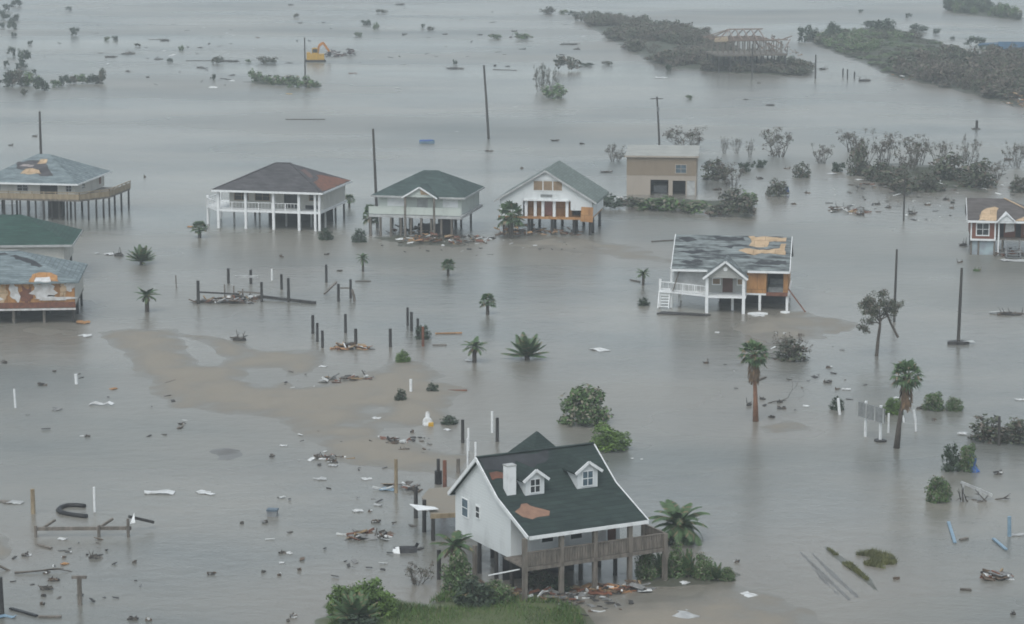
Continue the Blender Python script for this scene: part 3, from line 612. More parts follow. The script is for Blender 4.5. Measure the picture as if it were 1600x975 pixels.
def house_gable():
    h = house('stilt_house', 823, 366, -10, 'white gable-fronted stilt house with boarded windows and porch columns')
    floor_slab(h, [(-3.9,0),(8.8,0),(8.8,11),(-3.9,11)], 2.45, .3, 'ply')
    def gab(mb):
        mb.prism([(-3.7,0,4.7),(8.9,0,4.7),(2.6,0,8.5)], (0,.16,0)); mb.prism([(-3.7,10.9,4.7),(8.9,10.9,4.7),(2.6,10.9,8.5)], (0,.16,0))
        mb.wallx(-3.7, -.5, 2.45, 4.7, 0, .16); mb.wallx(6.0, 8.9, 3.4, 4.7, 0, .16); mb.wallx(8.2, 8.9, 2.45, 3.4, 0, .16)
        mb.wally(.16, 10.9, 2.45, 4.7, 8.74, 8.9); mb.wally(.16, 10.9, 2.45, 4.7, -3.7, -3.54); mb.wallx(-3.7, 8.9, 2.45, 4.7, 10.9, 11.06)
        mb.box(-.5, 6, .2, 3, 4.55, 4.69)
    mb = MB(); gab(mb); mb.build('wall', K['white'], h)
    MB().box(-.5, 6.0, 1.3, 1.4, 2.45, 4.55).build('boarded_wall', K['ply'], h)
    MB().box(2.2, 3.3, 1.22, 1.28, 2.5, 4.5).build('door', K['pinkdoor'], h)
    for x in (-.3, .95, 2.0, 3.55, 5.3): MB().box(x, x + .38, .05, .4, 2.47, 4.55).build('porch_column', K['trim'], h)
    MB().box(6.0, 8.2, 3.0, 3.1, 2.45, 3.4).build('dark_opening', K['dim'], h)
    MB().box(-.4, 5.8, -.35, -.02, 4.62, 4.82).build('cornice', K['trim'], h)
    for i in range(3):
        f = window(h, .95 + i*1.34, 2.15 + i*1.34, 6.05, 7.3, 0, pane='board', bars=(0,0), w=.06, name='boarded_window', solid=True)
    MB().prism([(1.0,-.1,7.45),(4.3,-.1,7.45),(3.4,-.1,8.05),(2.65,-.1,8.3),(1.9,-.1,8.05)], (0,.09,0)).build('pediment', K['trim'], h)
    MB().box(1.9, 3.5, -.08, -.02, 5.15, 5.5).build('name_plate', K['grey'], h)
    MB().prism([(7.4,-.5,2.0),(9.1,-.5,1.9),(9.1,-.3,3.9),(7.5,-.3,3.95)], (0,.04,0)).build('hanging_plywood', K['ply'], h)
    MB().box(-.2, 7.6, -.12, -.01, 2.15, 2.44).build('rim_beam', K['ply'], h)
    r = MB(); profile_roof(r, [(-4.4,4.55),(2.6,8.8),(9.6,4.55)], -.5, 11.6, .2, 'y'); r.build('roof', K['rf_greygreen'], h)
    t = MB(); t.beam((-4.4,-.54,4.45), (2.6,-.54,8.7), .07, .24); t.beam((2.6,-.54,8.7), (9.6,-.54,4.45), .07, .24); t.build('fascia', K['trimgrey'], h)
    for x in (-3.2, .2, 3.4, 6.4, 8.6):
        for y in (.5, 3, 9.5): pile(h, x, y, 2.15, 'dark', .2)
house_gable()

def shed():
    h = empty('storage_building', spot(979, 304), R(-5), 'tall tan box building with flat pale roof and two open garage bays', 'building')
    mb = MB(); mb.wallx(0, 10.5, -.3, 2.95, 0, .15, [(3.6,6.3,-.3,2.3),(6.95,8.9,-.3,2.2),(9.1,10.3,-.3,2.2)]); mb.wally(.15, 12, -.3, 2.95, 10.35, 10.5); mb.wally(.15, 12, -.3, 2.95, 0, .15); mb.wallx(0, 10.5, -.3, 2.95, 12, 12.15)
    mb.build('lower_wall', K['tanlow'], h)
    mb = MB(); mb.wallx(-.02, 10.52, 2.95, 5.9, -.03, .15, [(7.4,8.95,3.4,4.6)]); mb.wally(.15, 12.2, 2.95, 5.9, 10.35, 10.52); mb.wally(.15, 12.2, 2.95, 5.9, -.02, .15); mb.wallx(-.02, 10.52, 2.95, 5.9, 12.02, 12.2); mb.box(.2,10.3,.2,12,2.9,3.0); mb.build('upper_wall', K['tanboard'], h)
    window(h, 7.4, 8.95, 3.4, 4.6, -.03, frame='tanlow', bars=(1,1), pane='glassblue')
    MB().box(9.1, 10.3, .05, .09, -.3, 2.2).build('garage_door', K['trimgrey'], h)
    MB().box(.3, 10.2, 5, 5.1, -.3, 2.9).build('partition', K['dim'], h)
    MB().box(4, 6, 3, 4.6, -.3, 1.1).build('stored_crate', K['metal'], h)
    MB().prism([(-.3,-.3,5.95),(10.8,-.3,5.95),(10.8,12.5,6.2),(-.3,12.5,6.2)], (0,0,-.16)).build('roof', K['rf_flat'], h)
    MB().box(-.34, 10.84, -.37, -.3, 5.72, 5.97).build('fascia', K['tanlow'], h)
shed()

def house_porch():
    h = house('stilt_house', 1104, 489, -8, 'storm-torn stilt house with white posts, gabled porch and plywood patches on its grey roof')
    floor_slab(h, [(-5.6,3.2),(-.1,.5),(-.1,-.05),(4.35,-.05),(4.35,2.5),(9.1,2.5),(9.1,12),(-4,12),(-4,4.6),(-5.6,4.6)], 1.95, .22, 'trim')
    def post(x, y, t, r=.15): pile(h, x, y, t, 'trim', r, square=True, name='porch_post')
    for x, y, t in ((-5.5,3.3,3.2),(-4.2,3.0,4.4),(-3.4,4.4,4.4),(0,.1,4.0),(4.1,.1,4.0)): post(x, y, t, .17 if x > -1 else .12)
    for x, y in ((2.75,2.3),(5.8,2.6),(8.85,2.7),(-3.5,8),(1,8),(5,8),(8.8,8),(8.8,11.6)): pile(h, x, y, 1.75, 'trim', .14, square=True)
    railing(h, [(-5.5,3.3),(-4.2,2.7),(-.1,.6)], 1.96, .95, gap=.5, post=1.4); railing(h, [(-5.5,3.3),(-5.5,4.5)], 1.96, .95)
    # stair frame down to the water at the left end
    s = MB()
    for i in range(6): s.box(-5.6 + i*.02, -4.4, 3.0 - i*.28, 3.25 - i*.28, 1.7 - i*.28, 1.75 - i*.28)
    s.beam((-5.6,3.2,1.8), (-5.6,1.5,.1), .08, .2); s.beam((-4.4,3.2,1.8), (-4.4,1.5,.1), .08, .2); s.build('stair', K['trim'], h)
    walls(h, -3.9, 0, 3.1, 11.8, 1.95, 4.6, 'trimgrey', th=.14, name='wall')
    mb = MB(); mb.wallx(.0, 4.3, 1.95, 4.6, 2.5, 2.64, [(.5,1.3,2.9,3.5),(1.6,2.75,1.97,3.6),(3.3,3.9,2.9,3.5)]); mb.build('front_wall', K['greysiding'], h)
    window(h, .5, 1.3, 2.9, 3.5, 2.5, pane='board', bars=(0,0)); window(h, 3.3, 3.9, 2.9, 3.5, 2.5, pane='board', bars=(0,0))
    MB().box(1.6, 2.75, 2.54, 2.58, 1.97, 3.6).build('door', K['door'], h)
    mb = MB(); mb.wallx(4.3, 6.5, 1.95, 4.6, 2.5, 2.62); mb.wally(2.62, 7, 1.95, 4.6, 6.4, 6.5); mb.wally(2.5, 12, 1.95, 4.6, 8.75, 8.9, [(3.0,5.0,2.6,4.3)]); mb.wallx(8.4, 8.75, 1.95, 4.6, 2.5, 2.6); mb.build('sheathing', K['ply'], h)
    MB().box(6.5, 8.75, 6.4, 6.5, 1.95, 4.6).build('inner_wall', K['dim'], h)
    mb = MB(); mb.box(6.7, 8.5, 3.4, 5.6, 1.96, 2.5); mb.box(6.8, 8.4, 5.6, 6.2, 1.96, 3.1); mb.build('sofa', K['grey'], h)
    MB().box(6.5, 8.9, 2.3, 2.5, 1.7, 2.1).build('rim_beam', K['plyred'], h)
    # roof
    r = MB(); profile_roof(r, [(2.1,4.55),(8.3,7.6),(14.5,4.55)], -4.15, 9.1, .2); r.build('roof', K['rf_torn'], h)
    f = MB(); f.box(-4.15, -.1, 2.0, 2.09, 4.32, 4.56); f.build('fascia', K['trim'], h); f = MB(); f.box(4.4, 9.1, 2.0, 2.09, 4.32, 4.56)
    f.build('fascia', K['trim'], h)
    for x in (-4.2, 9.12): f = MB(); f.beam((x,2.1,4.47), (x,8.3,7.52), .08, .26); f.beam((x,8.3,7.52), (x,14.5,4.47), .08, .26); f.build('bargeboard', K['trim'], h)
    zf = lambda x, y: 4.55 + (y - 2.1) * 3.05 / 6.2
    patch(h, 'bare_patch', [(4.15,8.15),(8.5,8.1),(8.45,7.4),(6.55,7.3),(6.4,6.4),(5.2,6.25),(4.3,6.5),(4.6,7.2)], zf, K['plypale'], .04, 'broad pale plywood patch near the ridge')
    patch(h, 'bare_patch', [(3.2,5.6),(3.9,6.0),(6.5,5.75),(7.8,6.1),(7.9,6.9),(8.5,6.95),(8.5,5.0),(7.2,5.15),(5.8,5.25),(5.0,4.85),(4.2,5.1)], zf, K['plypale'], .05)
    for q in ([(-3.8,7.6),(-2.6,7.9),(-1.6,7.3),(-2.8,7.0)], [(-3.7,5.2),(-1,5.7),(-.4,5.3),(-2,4.8)], [(-3.4,3.4),(-1.2,3.9),(-.6,3.4),(-2.4,3.0)], [(.2,7.9),(3.6,8.0),(3.8,7.4),(1.6,7.3)], [(4.6,3.6),(8.6,4.0),(8.7,3.3),(6.6,3.2)], [(1.0,6.3),(2.6,6.5),(2.4,6.0)]):
        patch(h, 'felt_patch', q, zf, K['felt'], .02)
    # gabled porch
    g = MB().prism([(-.1,.0,4.0),(4.2,.0,4.0),(2.05,.0,5.75)], (0,.14,0)).build('porch_gable', K['greysiding'], h)
    r = MB(); yb = 2.1 + (5.95 - 4.55) * 6.2 / 3.05
    for s_ in (-1, 1):
        e = 2.05 + s_ * 2.5; top = [(2.05,-.35,5.95), (2.05,yb,5.95), (e,1.75,3.95), (e,-.35,3.95)]
        r.prism(top if s_ < 0 else top[::-1], (0,0,-.12))
    r.build('roof', K['rf_torn'], g)
    t = MB(); t.beam((-.45,-.4,3.9), (2.05,-.4,5.88), .08, .24); t.beam((2.05,-.4,5.88), (4.55,-.4,3.9), .08, .24); t.build('fascia', K['trim'], g)
    MB().tube([(2.05,-.06,5.0),(2.05,.0,5.0)], .24, 14).build('round_vent', K['trim'], g)
    MB().beam((-3.3,2.6,4.3), (-4.0,2.3,2.0), .16, .1).build('loose_brace', K['wood'], h)
    MB().beam((8.95,2.3,2.6), (11.0,2.2,-.1), .22, .12).build('fallen_beam', K['plyred'], h)
    MB().box(1.0, 8.8, 7.2, 7.3, -.2, 1.6).build('painted_shade_sheet', K['dim'], h)  # shade below the floor, painted as a dark upright sheet
house_porch()
o = MB().prism([(0,0,.14),(5.6,-.4,.18),(6.0,.5,.1),(4.2,.9,.12),(.5,1.3,.16)], (0,0,-.3)).build('sunken_deck_section', K['dark']); o.location = spot(1026, 491); o.rotation_euler = (0,0,R(-10)); tag(o, 'dark deck section awash in front of the white-posted porch', 'deck section')
for px, py, w, lb in ((1185, 491, 1.1, 'wide white foam pad around a post under the torn house with the gabled porch'), (1227, 489, .5, 'small white foam pad at the last post under the torn house with the gabled porch')):
    o = MB().prism([(x, y, .16) for x, y in irregular(0, 0, w, .5, 12, .15, px)], (0,0,-.2)).build('foam_pad', K['trim']); o.location = spot(px, py); tag(o, lb, 'foam pad')

def house_brick():
    h = house('stilt_house', 1516, 398, -8, 'brick-red stilt house with white trim, big window and torn brown-grey roof')
    MB().box(0, 9, .1, 9, 1.95, 2.12).build('floor', K['wood'], h)
    mb = MB(); mb.wallx(0, 3.0, 2.12, 4.4, 0, .15, [(.75,2.2,2.6,4.05)]); mb.wally(.15, 9, 2.12, 4.4, 0, .15); mb.wallx(0, 9, 2.12, 4.4, 9, 9.15); mb.wally(.15, 9, 2.12, 4.4, 8.85, 9); mb.wallx(3.2, 9, 2.12, 4.4, 1.6, 1.75, [(3.5,4.2,2.14,4.2),(5.7,6.4,2.14,4.2),(6.9,7.8,2.6,4.1)]); mb.build('wall', K['brick'], h)
    window(h, .75, 2.2, 2.6, 4.05, 0, bars=(1,1), w=.14); window(h, 6.9, 7.8, 2.6, 4.1, 1.6, bars=(1,1))
    for a in (3.5, 5.7): MB().box(a, a + .7, 1.66, 1.7, 2.14, 4.2).build('door', K['dim'], h)
    t = MB(); t.box(-.06, .12, -.06, .0, 2.0, 4.4); t.box(2.95, 3.15, -.06, .0, 2.0, 4.4); t.box(-.02, 3.1, -.08, -.0, 1.85, 2.1); t.build('corner_trim', K['trim'], h)
    for x in (3.5, 8.7): pile(h, x, .1, 4.4, 'trim', .1, square=True, name='porch_post')
    MB().prism([(4.3,.4,2.9),(5.5,.4,3.1),(5.4,.5,4.3),(4.4,.5,4.2)], (0,.05,0)).build('hanging_sheet', K['insul'], h)
    MB().box(.1, 2.95, .3, .36, -.2, 1.8).build('skirt_panel', mat('pale_blue_panel', (.34,.42,.44), (.25,.27,.30), .8, .7), h)
    for x in (.1, 1.0, 3.0, 4.0, 6.2, 8.6): pile(h, x, .25, 1.95, 'wood', .12)
    for x in (.3, 4.5, 8.6): pile(h, x, 8.6, 1.95)
    r = MB(); hip(r, -.5, 9.6, -.6, 9.8, 4.5, (-.5,4.6), (4.2,4.6), 6.75); r.build('roof', K['rf_brown'], h)
    f = MB(); f.box(-.5, 9.6, -.68, -.6, 4.25, 4.52); f.beam((-.55,-.6,4.42), (-.55,4.6,6.67), .07, .22); f.build('fascia', K['trim'], h)
    MB().prism([(0.02,.15,4.4),(.02,9,4.4),(.02,4.6,6.5)], (.12,0,0)).build('gable_wall', K['cream'], h)
    zf = lambda x, y: 4.5 + (y + .6) * 2.25 / 5.2
    patch(h, 'bare_patch', [(.9,-.55),(1.3,1.4),(2.0,2.2),(3.0,2.6),(3.5,2.3),(3.2,.8),(3.1,-.55)], zf, K['plypale'], .05)
    patch(h, 'bare_patch', [(5.5,-.5),(7.0,.6),(7.9,1.2),(7.6,.3),(6.6,-.5)], zf, K['plypale'], .05)
    MB().beam((4.3,4.5,6.8), (8.0,1.4,5.4), .3, .06).build('bare_hip', K['plypale'], h)
    g = MB().prism([(3.5,-.75,4.52),(5.3,-.75,4.52),(4.4,-.75,5.3)], (0,1.4,0)).build('porch_gable', K['trim'], h)
    r = MB(); profile_roof(r, [(3.2,4.5),(4.4,5.5),(5.6,4.5)], -.95, 2.0, .12, 'y'); r.build('roof', K['trim'], g)
    s = MB()
    for i in range(7): s.box(4.4, 6.2, -2.6 + i*.32, -2.3 + i*.32, .1 + i*.28, .16 + i*.28)
    s.beam((4.4,-2.7,.1), (4.4,-.1,2.1), .08, .24); s.beam((6.2,-2.7,.1), (6.2,-.1,2.1), .08, .24); s.build('stair', K['metal'], h)
house_brick()

def skeleton():
    h = empty('house_frame', spot(1122, 114), R(10), 'roofless weathered timber house frame standing on pilings beyond the levee scrub', 'house frame')
    f = MB(); f.box(0, 17, 0, 12, 3.9, 4.3); f.build('platform', K['wood'], h)
    for y in (.1, 6, 11.9):
        s = MB(); s.beam((0,y,7.5), (14,y,7.5), .2)
        for x in np.arange(0, 17.1, 1.3): s.beam((x,y,4.3), (x + U(-.1,.1),y,7.6 if x < 13 else U(5,8)), .2)
        s.build('stud_wall', K['wood'], h)
    pk = mat('weathered_rafters', (.27,.20,.165), (.17,.125,.105), 2, .85); r = MB()
    for y in (0, 6, 12): r.beam((-.8,y,7.7), (13.6 if y else 17,y,7.7), .3, .3)
    for x in np.arange(0, 12, 1.9):
        xr = max(x, 4); r.beam((x,0,7.8), (xr,6,9.9), .16, .24); r.beam((x,12,7.8), (xr,6,9.9), .16, .24)
    r.beam((4,6,9.9), (12.5,6,9.9), .25, .3); r.build('roof_frame', pk, h)
    r = MB()
    for i in range(16): x = U(12, 18); r.beam((x, U(0,11), U(4.4,8)), (x + U(-3,3), U(0,11), U(4.4,8.6)), .16, .24)
    r.build('collapsed_rafters', pk, h)
    MB().prism([(-1.2,-.6,7.5),(2.2,-.6,7.6),(2.6,1.6,8.5),(-.4,1.8,8.2)], (0,0,-.15)).build('roof_remnant', K['woodtan'], h)
    for x in np.arange(.3, 17, 2.7):
        for y in (.3, 6, 11.7): pile(h, x, y, 3.9, 'dark', .22)
skeleton()

b = empty('submerged_building', spot(1560, 82), R(-8), 'low building with blue tarpaulin roof almost under water beyond the levee', 'building')
MB().box(.3, 12, .3, 7.7, -1, 1.0).build('wall', K['grey'], b)
r = MB(); profile_roof(r, [(0,1.0),(4,2.6),(8,1.0)], 0, 12.5, .2); r.build('roof', K['rf_blue'], b)
MB().prism([(-5,9,1.4),(0,8,1.6),(1,11,2.0),(-4,12,1.6)], (0,0,-.3)).build('torn_roof_sheet', K['rf_blue'], b)

# ------------------------------------------------------------------ labels that point at one thing
MARKS = [('the yellow excavator',495,85),('the blue boat',668,219),('the tan box building',1035,270),('the white gable-fronted house',860,320),('the green-roofed porch house',665,325),
 ('the slate-roofed house',425,310),('the torn-fronted house',60,450),('the tan-decked house',95,300),('the brick-red house',1560,360),('the torn porch house',1140,430),('the two-storey house',860,800),
 ('the blank signboard',1358,640),('the orange-trunked palm',1178,590),('the shaggy tall palm',1411,620),('the two-trunked islet trees',852,120),('the timber house frame',1180,80),
 ('the black hose loop',112,800),('the blue-roofed building',1580,65),('the big round bush',913,632),('the long scrub islet',440,125),('the white tank',668,655),('the wide feather palm',1060,815),
 ('the pole with litter at its foot',1498,530),('the leaning tree',1370,510),('the ruined dock frame',360,455),('the sandbar puddle',415,587),('the dark ripple streaks',1290,900),('the hedge-like scrub bank',85,128)]
USED = set()
def where(px, py, mk):
    dx, dy = px - mk[1], (py - mk[2]) * 1.5; d = math.hypot(dx, dy)
    a = 'just ' if d < 55 else '' if d < 150 else 'well ' if d < 300 else 'far '
    r = ('right of' if dx > 0 else 'left of') if abs(dx) > abs(dy) else ('in front of' if dy > 0 else 'behind')
    return a + r + ' ' + mk[0], d
def auto(desc, px, py):
    c = sorted((where(px, py, m)[1], where(px, py, m)[0], m) for m in MARKS)
    opts = [f'{desc} {t}' for _, t, _ in c[:3]]
    opts += [f'{desc} {c[i][1]} and {c[j][1]}' for i, j in ((0,1),(0,2),(1,2),(0,3),(1,3),(0,4),(2,3),(1,4))]
    for ex in ('smaller','wider','upper','lower','paler','duller','nearer','low'):
        opts += [f'{ex} {desc} {t}' for _, t, _ in c[:3]]
    for o in opts:
        if o not in USED and len(o.split()) <= 16: USED.add(o); return o
    return opts[0]

# ------------------------------------------------------------------ plants
def leaves(mb, blobs, n, size, up=.35, asp=.5):
    w = np.array([b[3]*b[4]*b[5] for b in blobs]) ** .7; w /= w.sum(); ks = rng.choice(len(blobs), n, p=w)
    for k in ks:
        cx, cy, cz, rx, ry, rz = blobs[k]; d = rng.normal(size=3); d /= np.linalg.norm(d); r = rng.random() ** .45
        p = np.array((cx + d[0]*rx*r, cy + d[1]*ry*r, max(.01, cz + d[2]*rz*r)))
        nn = d * .6 + rng.normal(size=3) * .6 + (0, 0, up); nn /= np.linalg.norm(nn); t = np.cross(nn, rng.normal(size=3)); t /= np.linalg.norm(t); b = np.cross(nn, t)
        s = size * rng.uniform(.6, 1.35); q = t * s; h = b * s * asp
        mb.add([p - q, p + h * .9 - q * .1, p + q, p - h * .9 - q * .1], [(0,1,2,3)])
    return mb
def branch(mb, p, d, L, r, depth, spread=.6, tips=None, n=5):
    p = np.array(p, float); d = np.array(d, float); d /= np.linalg.norm(d); pts = [p]; c = p
    for i in range(3): d = d + rng.normal(size=3) * .12; d /= np.linalg.norm(d); c = c + d * L / 3; pts.append(c)
    mb.tube(pts, [r, r*.85, r*.7, r*.5], n)
    if depth == 0:
        if tips is not None: tips.append(c)
        return
    for i in range(random.choice((2, 3))):
        branch(mb, pts[random.choice((2, 3))], d + rng.normal(size=3) * spread + (0,0,.15), L * U(.55, .8), r * .55, depth - 1, spread, tips, max(3, n - 1))
PROTO = {}
def normalise(e):
    ms = [c.data for c in e.children] or [e.data]; vs = []
    for m in ms:
        v = np.empty(len(m.vertices) * 3); m.vertices.foreach_get('co', v); vs.append(v.reshape(-1, 3))
    a = np.concatenate(vs); lo, hi = np.percentile(a, 1.5, 0), np.percentile(a, 98.5, 0); c = (lo + hi) / 2; k = np.maximum(hi - lo, .01)
    for m, v in zip(ms, vs):
        v[:, 0] = (v[:, 0] - c[0]) / k[0]; v[:, 1] = (v[:, 1] - c[1]) / k[1]; v[:, 2] = v[:, 2] / hi[2]
        m.vertices.foreach_set('co', v.ravel()); m.update()
def park(o): o.location = (0, -900, -30); normalise(o)
def proto_bush(kind, n, size, m, blobsn=9, stems=6, flat=1.0):
    out = []
    for v in range(3):
        bl = []
        for i in range(blobsn):
            a = i * 2.4 + U(-.4, .4); t = (i + .5) / blobsn; rr = .40 * math.sqrt(t); z = U(.12, .28) + (.52 + U(-.08, .1)) * (1 - t ** 1.6) * (1 if i % 3 else .55)
            bl.append((rr*cos(a), rr*sin(a), z, U(.13,.2), U(.13,.2), U(.13,.22)))
        bl += [(.33*cos(j*.79), .33*sin(j*.79), U(.06,.16), .17, .17, .14) for j in range(8)] + [(0, 0, .3, .3, .3, .25)]
        f = leaves(MB(), bl, n, size); e = empty('shrub', (0,0,0)); f.build('foliage', K[m], e)
        st = MB()
        for b in bl[:stems]: st.tube([(b[0]*.2, b[1]*.2, -.1), (b[0]*.6, b[1]*.6, b[2]*.5), b[:3]], [.025, .018, .008], 4)
        st.build('stem', K['trunk'], e); out.append(e)
    PROTO[kind] = out
proto_bush('bush', 3400, .042, 'lf_green', 22)
proto_bush('bright', 2800, .045, 'lf_bright', 18)
proto_bush('darkbush', 800, .07, 'lf_dark', 13)
proto_bush('dull', 900, .06, 'lf_dull', 15)
def proto_flat(kind, n, size, m, nb=11):       # one-mesh small or far shrubs
    out = []
    for v in range(4):
        bl = [(U(-.36,.36), U(-.3,.3), U(.15,.6), U(.12,.22), U(.12,.22), U(.15,.3)) for _ in range(nb)]
        o = leaves(MB(), bl, n, size).build('shrub', K[m]); out.append(o)
    PROTO[kind] = out
proto_flat('fardark', 340, .085, 'lf_dark'); proto_flat('fardull', 380, .08, 'lf_dull'); proto_flat('farbrown', 360, .07, 'lf_brown'); proto_flat('fargreen', 380, .08, 'lf_green')
def proto_bare(kind, m='lf_brown', n=1000):
    out = []
    for v in range(4):
        e = empty('bare_shrub', (0,0,0)); st = MB(); tips = []
        for i in range(9):
            a = i * .7 + U(-.2,.2); branch(st, (.12*cos(a), .12*sin(a), -.1), (cos(a)*.5, sin(a)*.5, 1), U(.3,.5), .016, 2, .45, tips, 4)
        mx = max(t[2] for t in tips); st.v = [(x, y, z / mx if z > 0 else z) for x, y, z in st.v]
        st.build('stem', K['trunk'], e)
        bl = [(t[0], t[1], t[2]/mx, .10, .10, .10) for t in tips if random.random() < .85]
        bl += [(U(-.25,.25), U(-.25,.25), U(.1,.35), .14, .14, .12) for _ in range(5)]
        leaves(MB(), bl, n, .032).build('foliage', K[m], e); out.append(e)
    PROTO[kind] = out
proto_bare('bare'); proto_bare('baregreen', 'lf_dull', 1200)
def frond(mb, L, az, el, droop, nl=18, wl=.27, base=(0,0,0)):
    """feather frond: arching midrib with leaflets on both sides"""
    pts = []; p = np.array(base, float); e = el; 
    for i in range(nl + 1):
        pts.append(p.copy()); p = p + np.array((cos(az)*cos(e), sin(az)*cos(e), sin(e))) * L / nl; e -= droop / nl
    mb.tube(pts[::2], [.018*L*(1 - .8*i/len(pts[::2])) for i in range(len(pts[::2]))], 4)
    s = np.array((-sin(az), cos(az), 0))
    for i in range(2, nl + 1):
        d = pts[i] - pts[i-1]; d /= np.linalg.norm(d); ln = L * wl * (sin(pi * (i / (nl + 1)) ** .8) * .85 + .2)
        for sg in (-1, 1):
            t = d * .65 + s * sg * .75 - np.array((0,0,.28)); t /= np.linalg.norm(t); w = d * L * .03
            q = pts[i]; mb.add([q - w, q + t*ln*.5 - w*.9, q + t*ln, q + t*ln*.5 + w*.9, q + w], [(0,1,2,3,4)])
def feather(kind, nf, trunk, L, el=(.1, 1.35), droop=(.9, 1.9), m='lf_palm', dead=0):
    out = []
    for v in range(3):
        e = empty('palm', (0,0,0)); f = MB()
        for i in range(nf):
            t = i / nf; frond(f, L * U(.85, 1.1), i * 2.399 + U(-.2,.2), el[0] + (el[1]-el[0]) * t, U(*droop), base=(0,0,trunk))
        f.build('crown', K[m], e)
        if dead:
            g = MB()
            for i in range(dead): frond(g, L * U(.5, .7), U(0, 2*pi), U(-.7, 0), .8, base=(0,0,trunk))
            g.build('dead_fronds', K['skirt'], e)
        t = MB(); t.tube([(0,0,-.3), (0,0,trunk*.5), (0,0,trunk)], [.07, .065, .06], 8); t.build('trunk', K['trunk'], e); out.append(e)
    PROTO[kind] = out
feather('feather', 34, .22, .62, (-.25, 1.35)); feather('agave', 26, .08, .62, (.15, 1.4), (.1, .5)); feather('stubpalm', 18, .55, .42, (-.2, 1.3), (.7, 1.4), dead=6)
def fanleaf(mb, c, d, r, nb=9):
    """fan leaf: blades spread in a folded half disc, drooping at the tips"""
    c = np.array(c, float); d = np.array(d, float); d /= np.linalg.norm(d); s = np.cross(d, (0,0,1.)); s /= (np.linalg.norm(s) or 1); u = np.cross(s, d)
    for i in range(nb):
        a = -1.5 + 3.0 * i / (nb - 1); t = d * cos(a) + s * sin(a); tip = c + t * r * U(.85, 1.1) - np.array((0,0,.3*r)) * U(.4, 1.2); mid = c + t * r * .55 + u * .05 * r
        w = np.cross(t, u) * r * .13; mb.add([c, mid - w, tip, mid + w], [(0,1,2,3)])
def fanpalm(mb, z, nf, r, stem, lo=-.5, hi=1.3):
    for i in range(nf):
        a = i * 2.399; e = lo + (hi - lo) * i / nf; d = np.array((cos(a)*cos(e), sin(a)*cos(e), sin(e))); c = np.array((0,0,z)) + d * stem * U(.8, 1.15)
        mb.tube([(0,0,z), c], [.02*r*2, .012*r*2], 4); fanleaf(mb, c, d, r * U(.85, 1.1))
def protofan():
    out = []
    for v in range(3):
        e = empty('palm', (0,0,0)); f = MB(); fanpalm(f, .50, 26, .25, .24, -.5, 1.3); f.build('crown', K['lf_palm'], e)
        MB().tube([(0,0,-.3), (0,0,.50)], [.09, .07], 8).build('trunk', K['trunk'], e); out.append(e)
    PROTO['fan'] = out
protofan()
for lst in PROTO.values():
    for o in lst: park(o)
KIND_WORD = {}
def plant(kind, px, py, w, h, label, cat='shrub', name=None, group=None, z=0.0, rz=None):
    src = random.choice(PROTO[kind]); o = copy_tree(src); s = ppm(py); b = spot(px, py)
    o.location = (b[0], b[1], z); ww = w / s; hh = h / s; o.scale = (ww * .96, ww * .9, hh * 1.0); o.rotation_euler = (0, 0, U(0, 6.28) if rz is None else rz)
    o.name = name or o.name.split('.')[0]
    return tag(o, label, cat, group)

# single plants that stand out
P = plant
P('agave', 221, 412, 46, 26, 'wide spiky green palm crown awash right of the torn-fronted house', 'palm')
P('stubpalm', 230, 487, 38, 38, 'short drooping palm left of the ruined dock frame', 'palm')
P('fan', 312, 371, 28, 25, 'small fan palm with an orange board beside the slate-roofed house', 'palm')
P('darkbush', 509, 374, 24, 17, 'small dark shrub at the right front corner of the slate-roofed house')
P('darkbush', 561, 378, 23, 20, 'rounded dark shrub left of the green-roofed porch house')
P('stubpalm', 567, 424, 21, 28, 'small ragged palm in front of the green-roofed porch house', 'palm')
P('fan', 700, 431, 22, 26, 'small round-headed palm alone in the water before the green-roofed porch house', 'palm')
P('fan', 762, 491, 27, 32, 'round-headed fan palm alone in open water at the middle of the flood', 'palm')
P('fan', 546, 324, 17, 20, 'small palm behind the right wall of the slate-roofed house', 'palm')
P('stubpalm', 1005, 445, 24, 26, 'small bent palm with floating stalk left of the torn porch house', 'palm')
P('darkbush', 1006, 477, 18, 12, 'tiny dark shrub awash left of the torn porch house')
P('stubpalm', 741, 566, 40, 36, 'drooping palm clump with white litter at its base', 'palm')
P('agave', 823, 561, 62, 36, 'spiky broad palm with a white pipe bent across it', 'palm')
P('bright', 629, 566, 23, 17, 'small bright green bush on the edge of the sandbar')
P('bush', 913, 660, 76, 54, 'big round green bush standing in the water behind the two-storey house')
P('bright', 951, 701, 62, 36, 'bright green bush beside the roof ridge of the two-storey house')
P('darkbush', 661, 529, 24, 20, 'dark palm stump beside a reddish piling', 'palm stump')
P('darkbush', 676, 614, 19, 15, 'dark rounded shrub at the tip of the sandbar')
P('darkbush', 626, 628, 19, 20, 'dark upright shrub beside a white stake on the sandbar')
P('darkbush', 702, 662, 26, 12, 'flat dark shrub awash beside the white tank')
P('bare', 1237, 562, 56, 42, 'fallen bare-twigged bush with a broken trunk right of the orange-trunked palm', name='fallen_shrub')
P('dull', 1237, 562, 50, 30, 'low leaf tangle under the fallen bare-twigged bush')
P('bright', 1394, 646, 32, 24, 'green bush directly behind the shaggy tall palm')
P('bush', 1459, 640, 34, 25, 'left green bush of the pair right of the shaggy tall palm')
P('bush', 1491, 641, 26, 20, 'right green bush of the pair right of the shaggy tall palm')
P('dull', 1545, 688, 60, 36, 'low dark spreading shrub behind a grey post at the water edge')
P('dull', 1588, 690, 60, 36, 'low dark shrub at the picture edge beside the grey post')
P('darkbush', 1487, 735, 30, 40, 'dark leafy shrub left of the blue tarp')
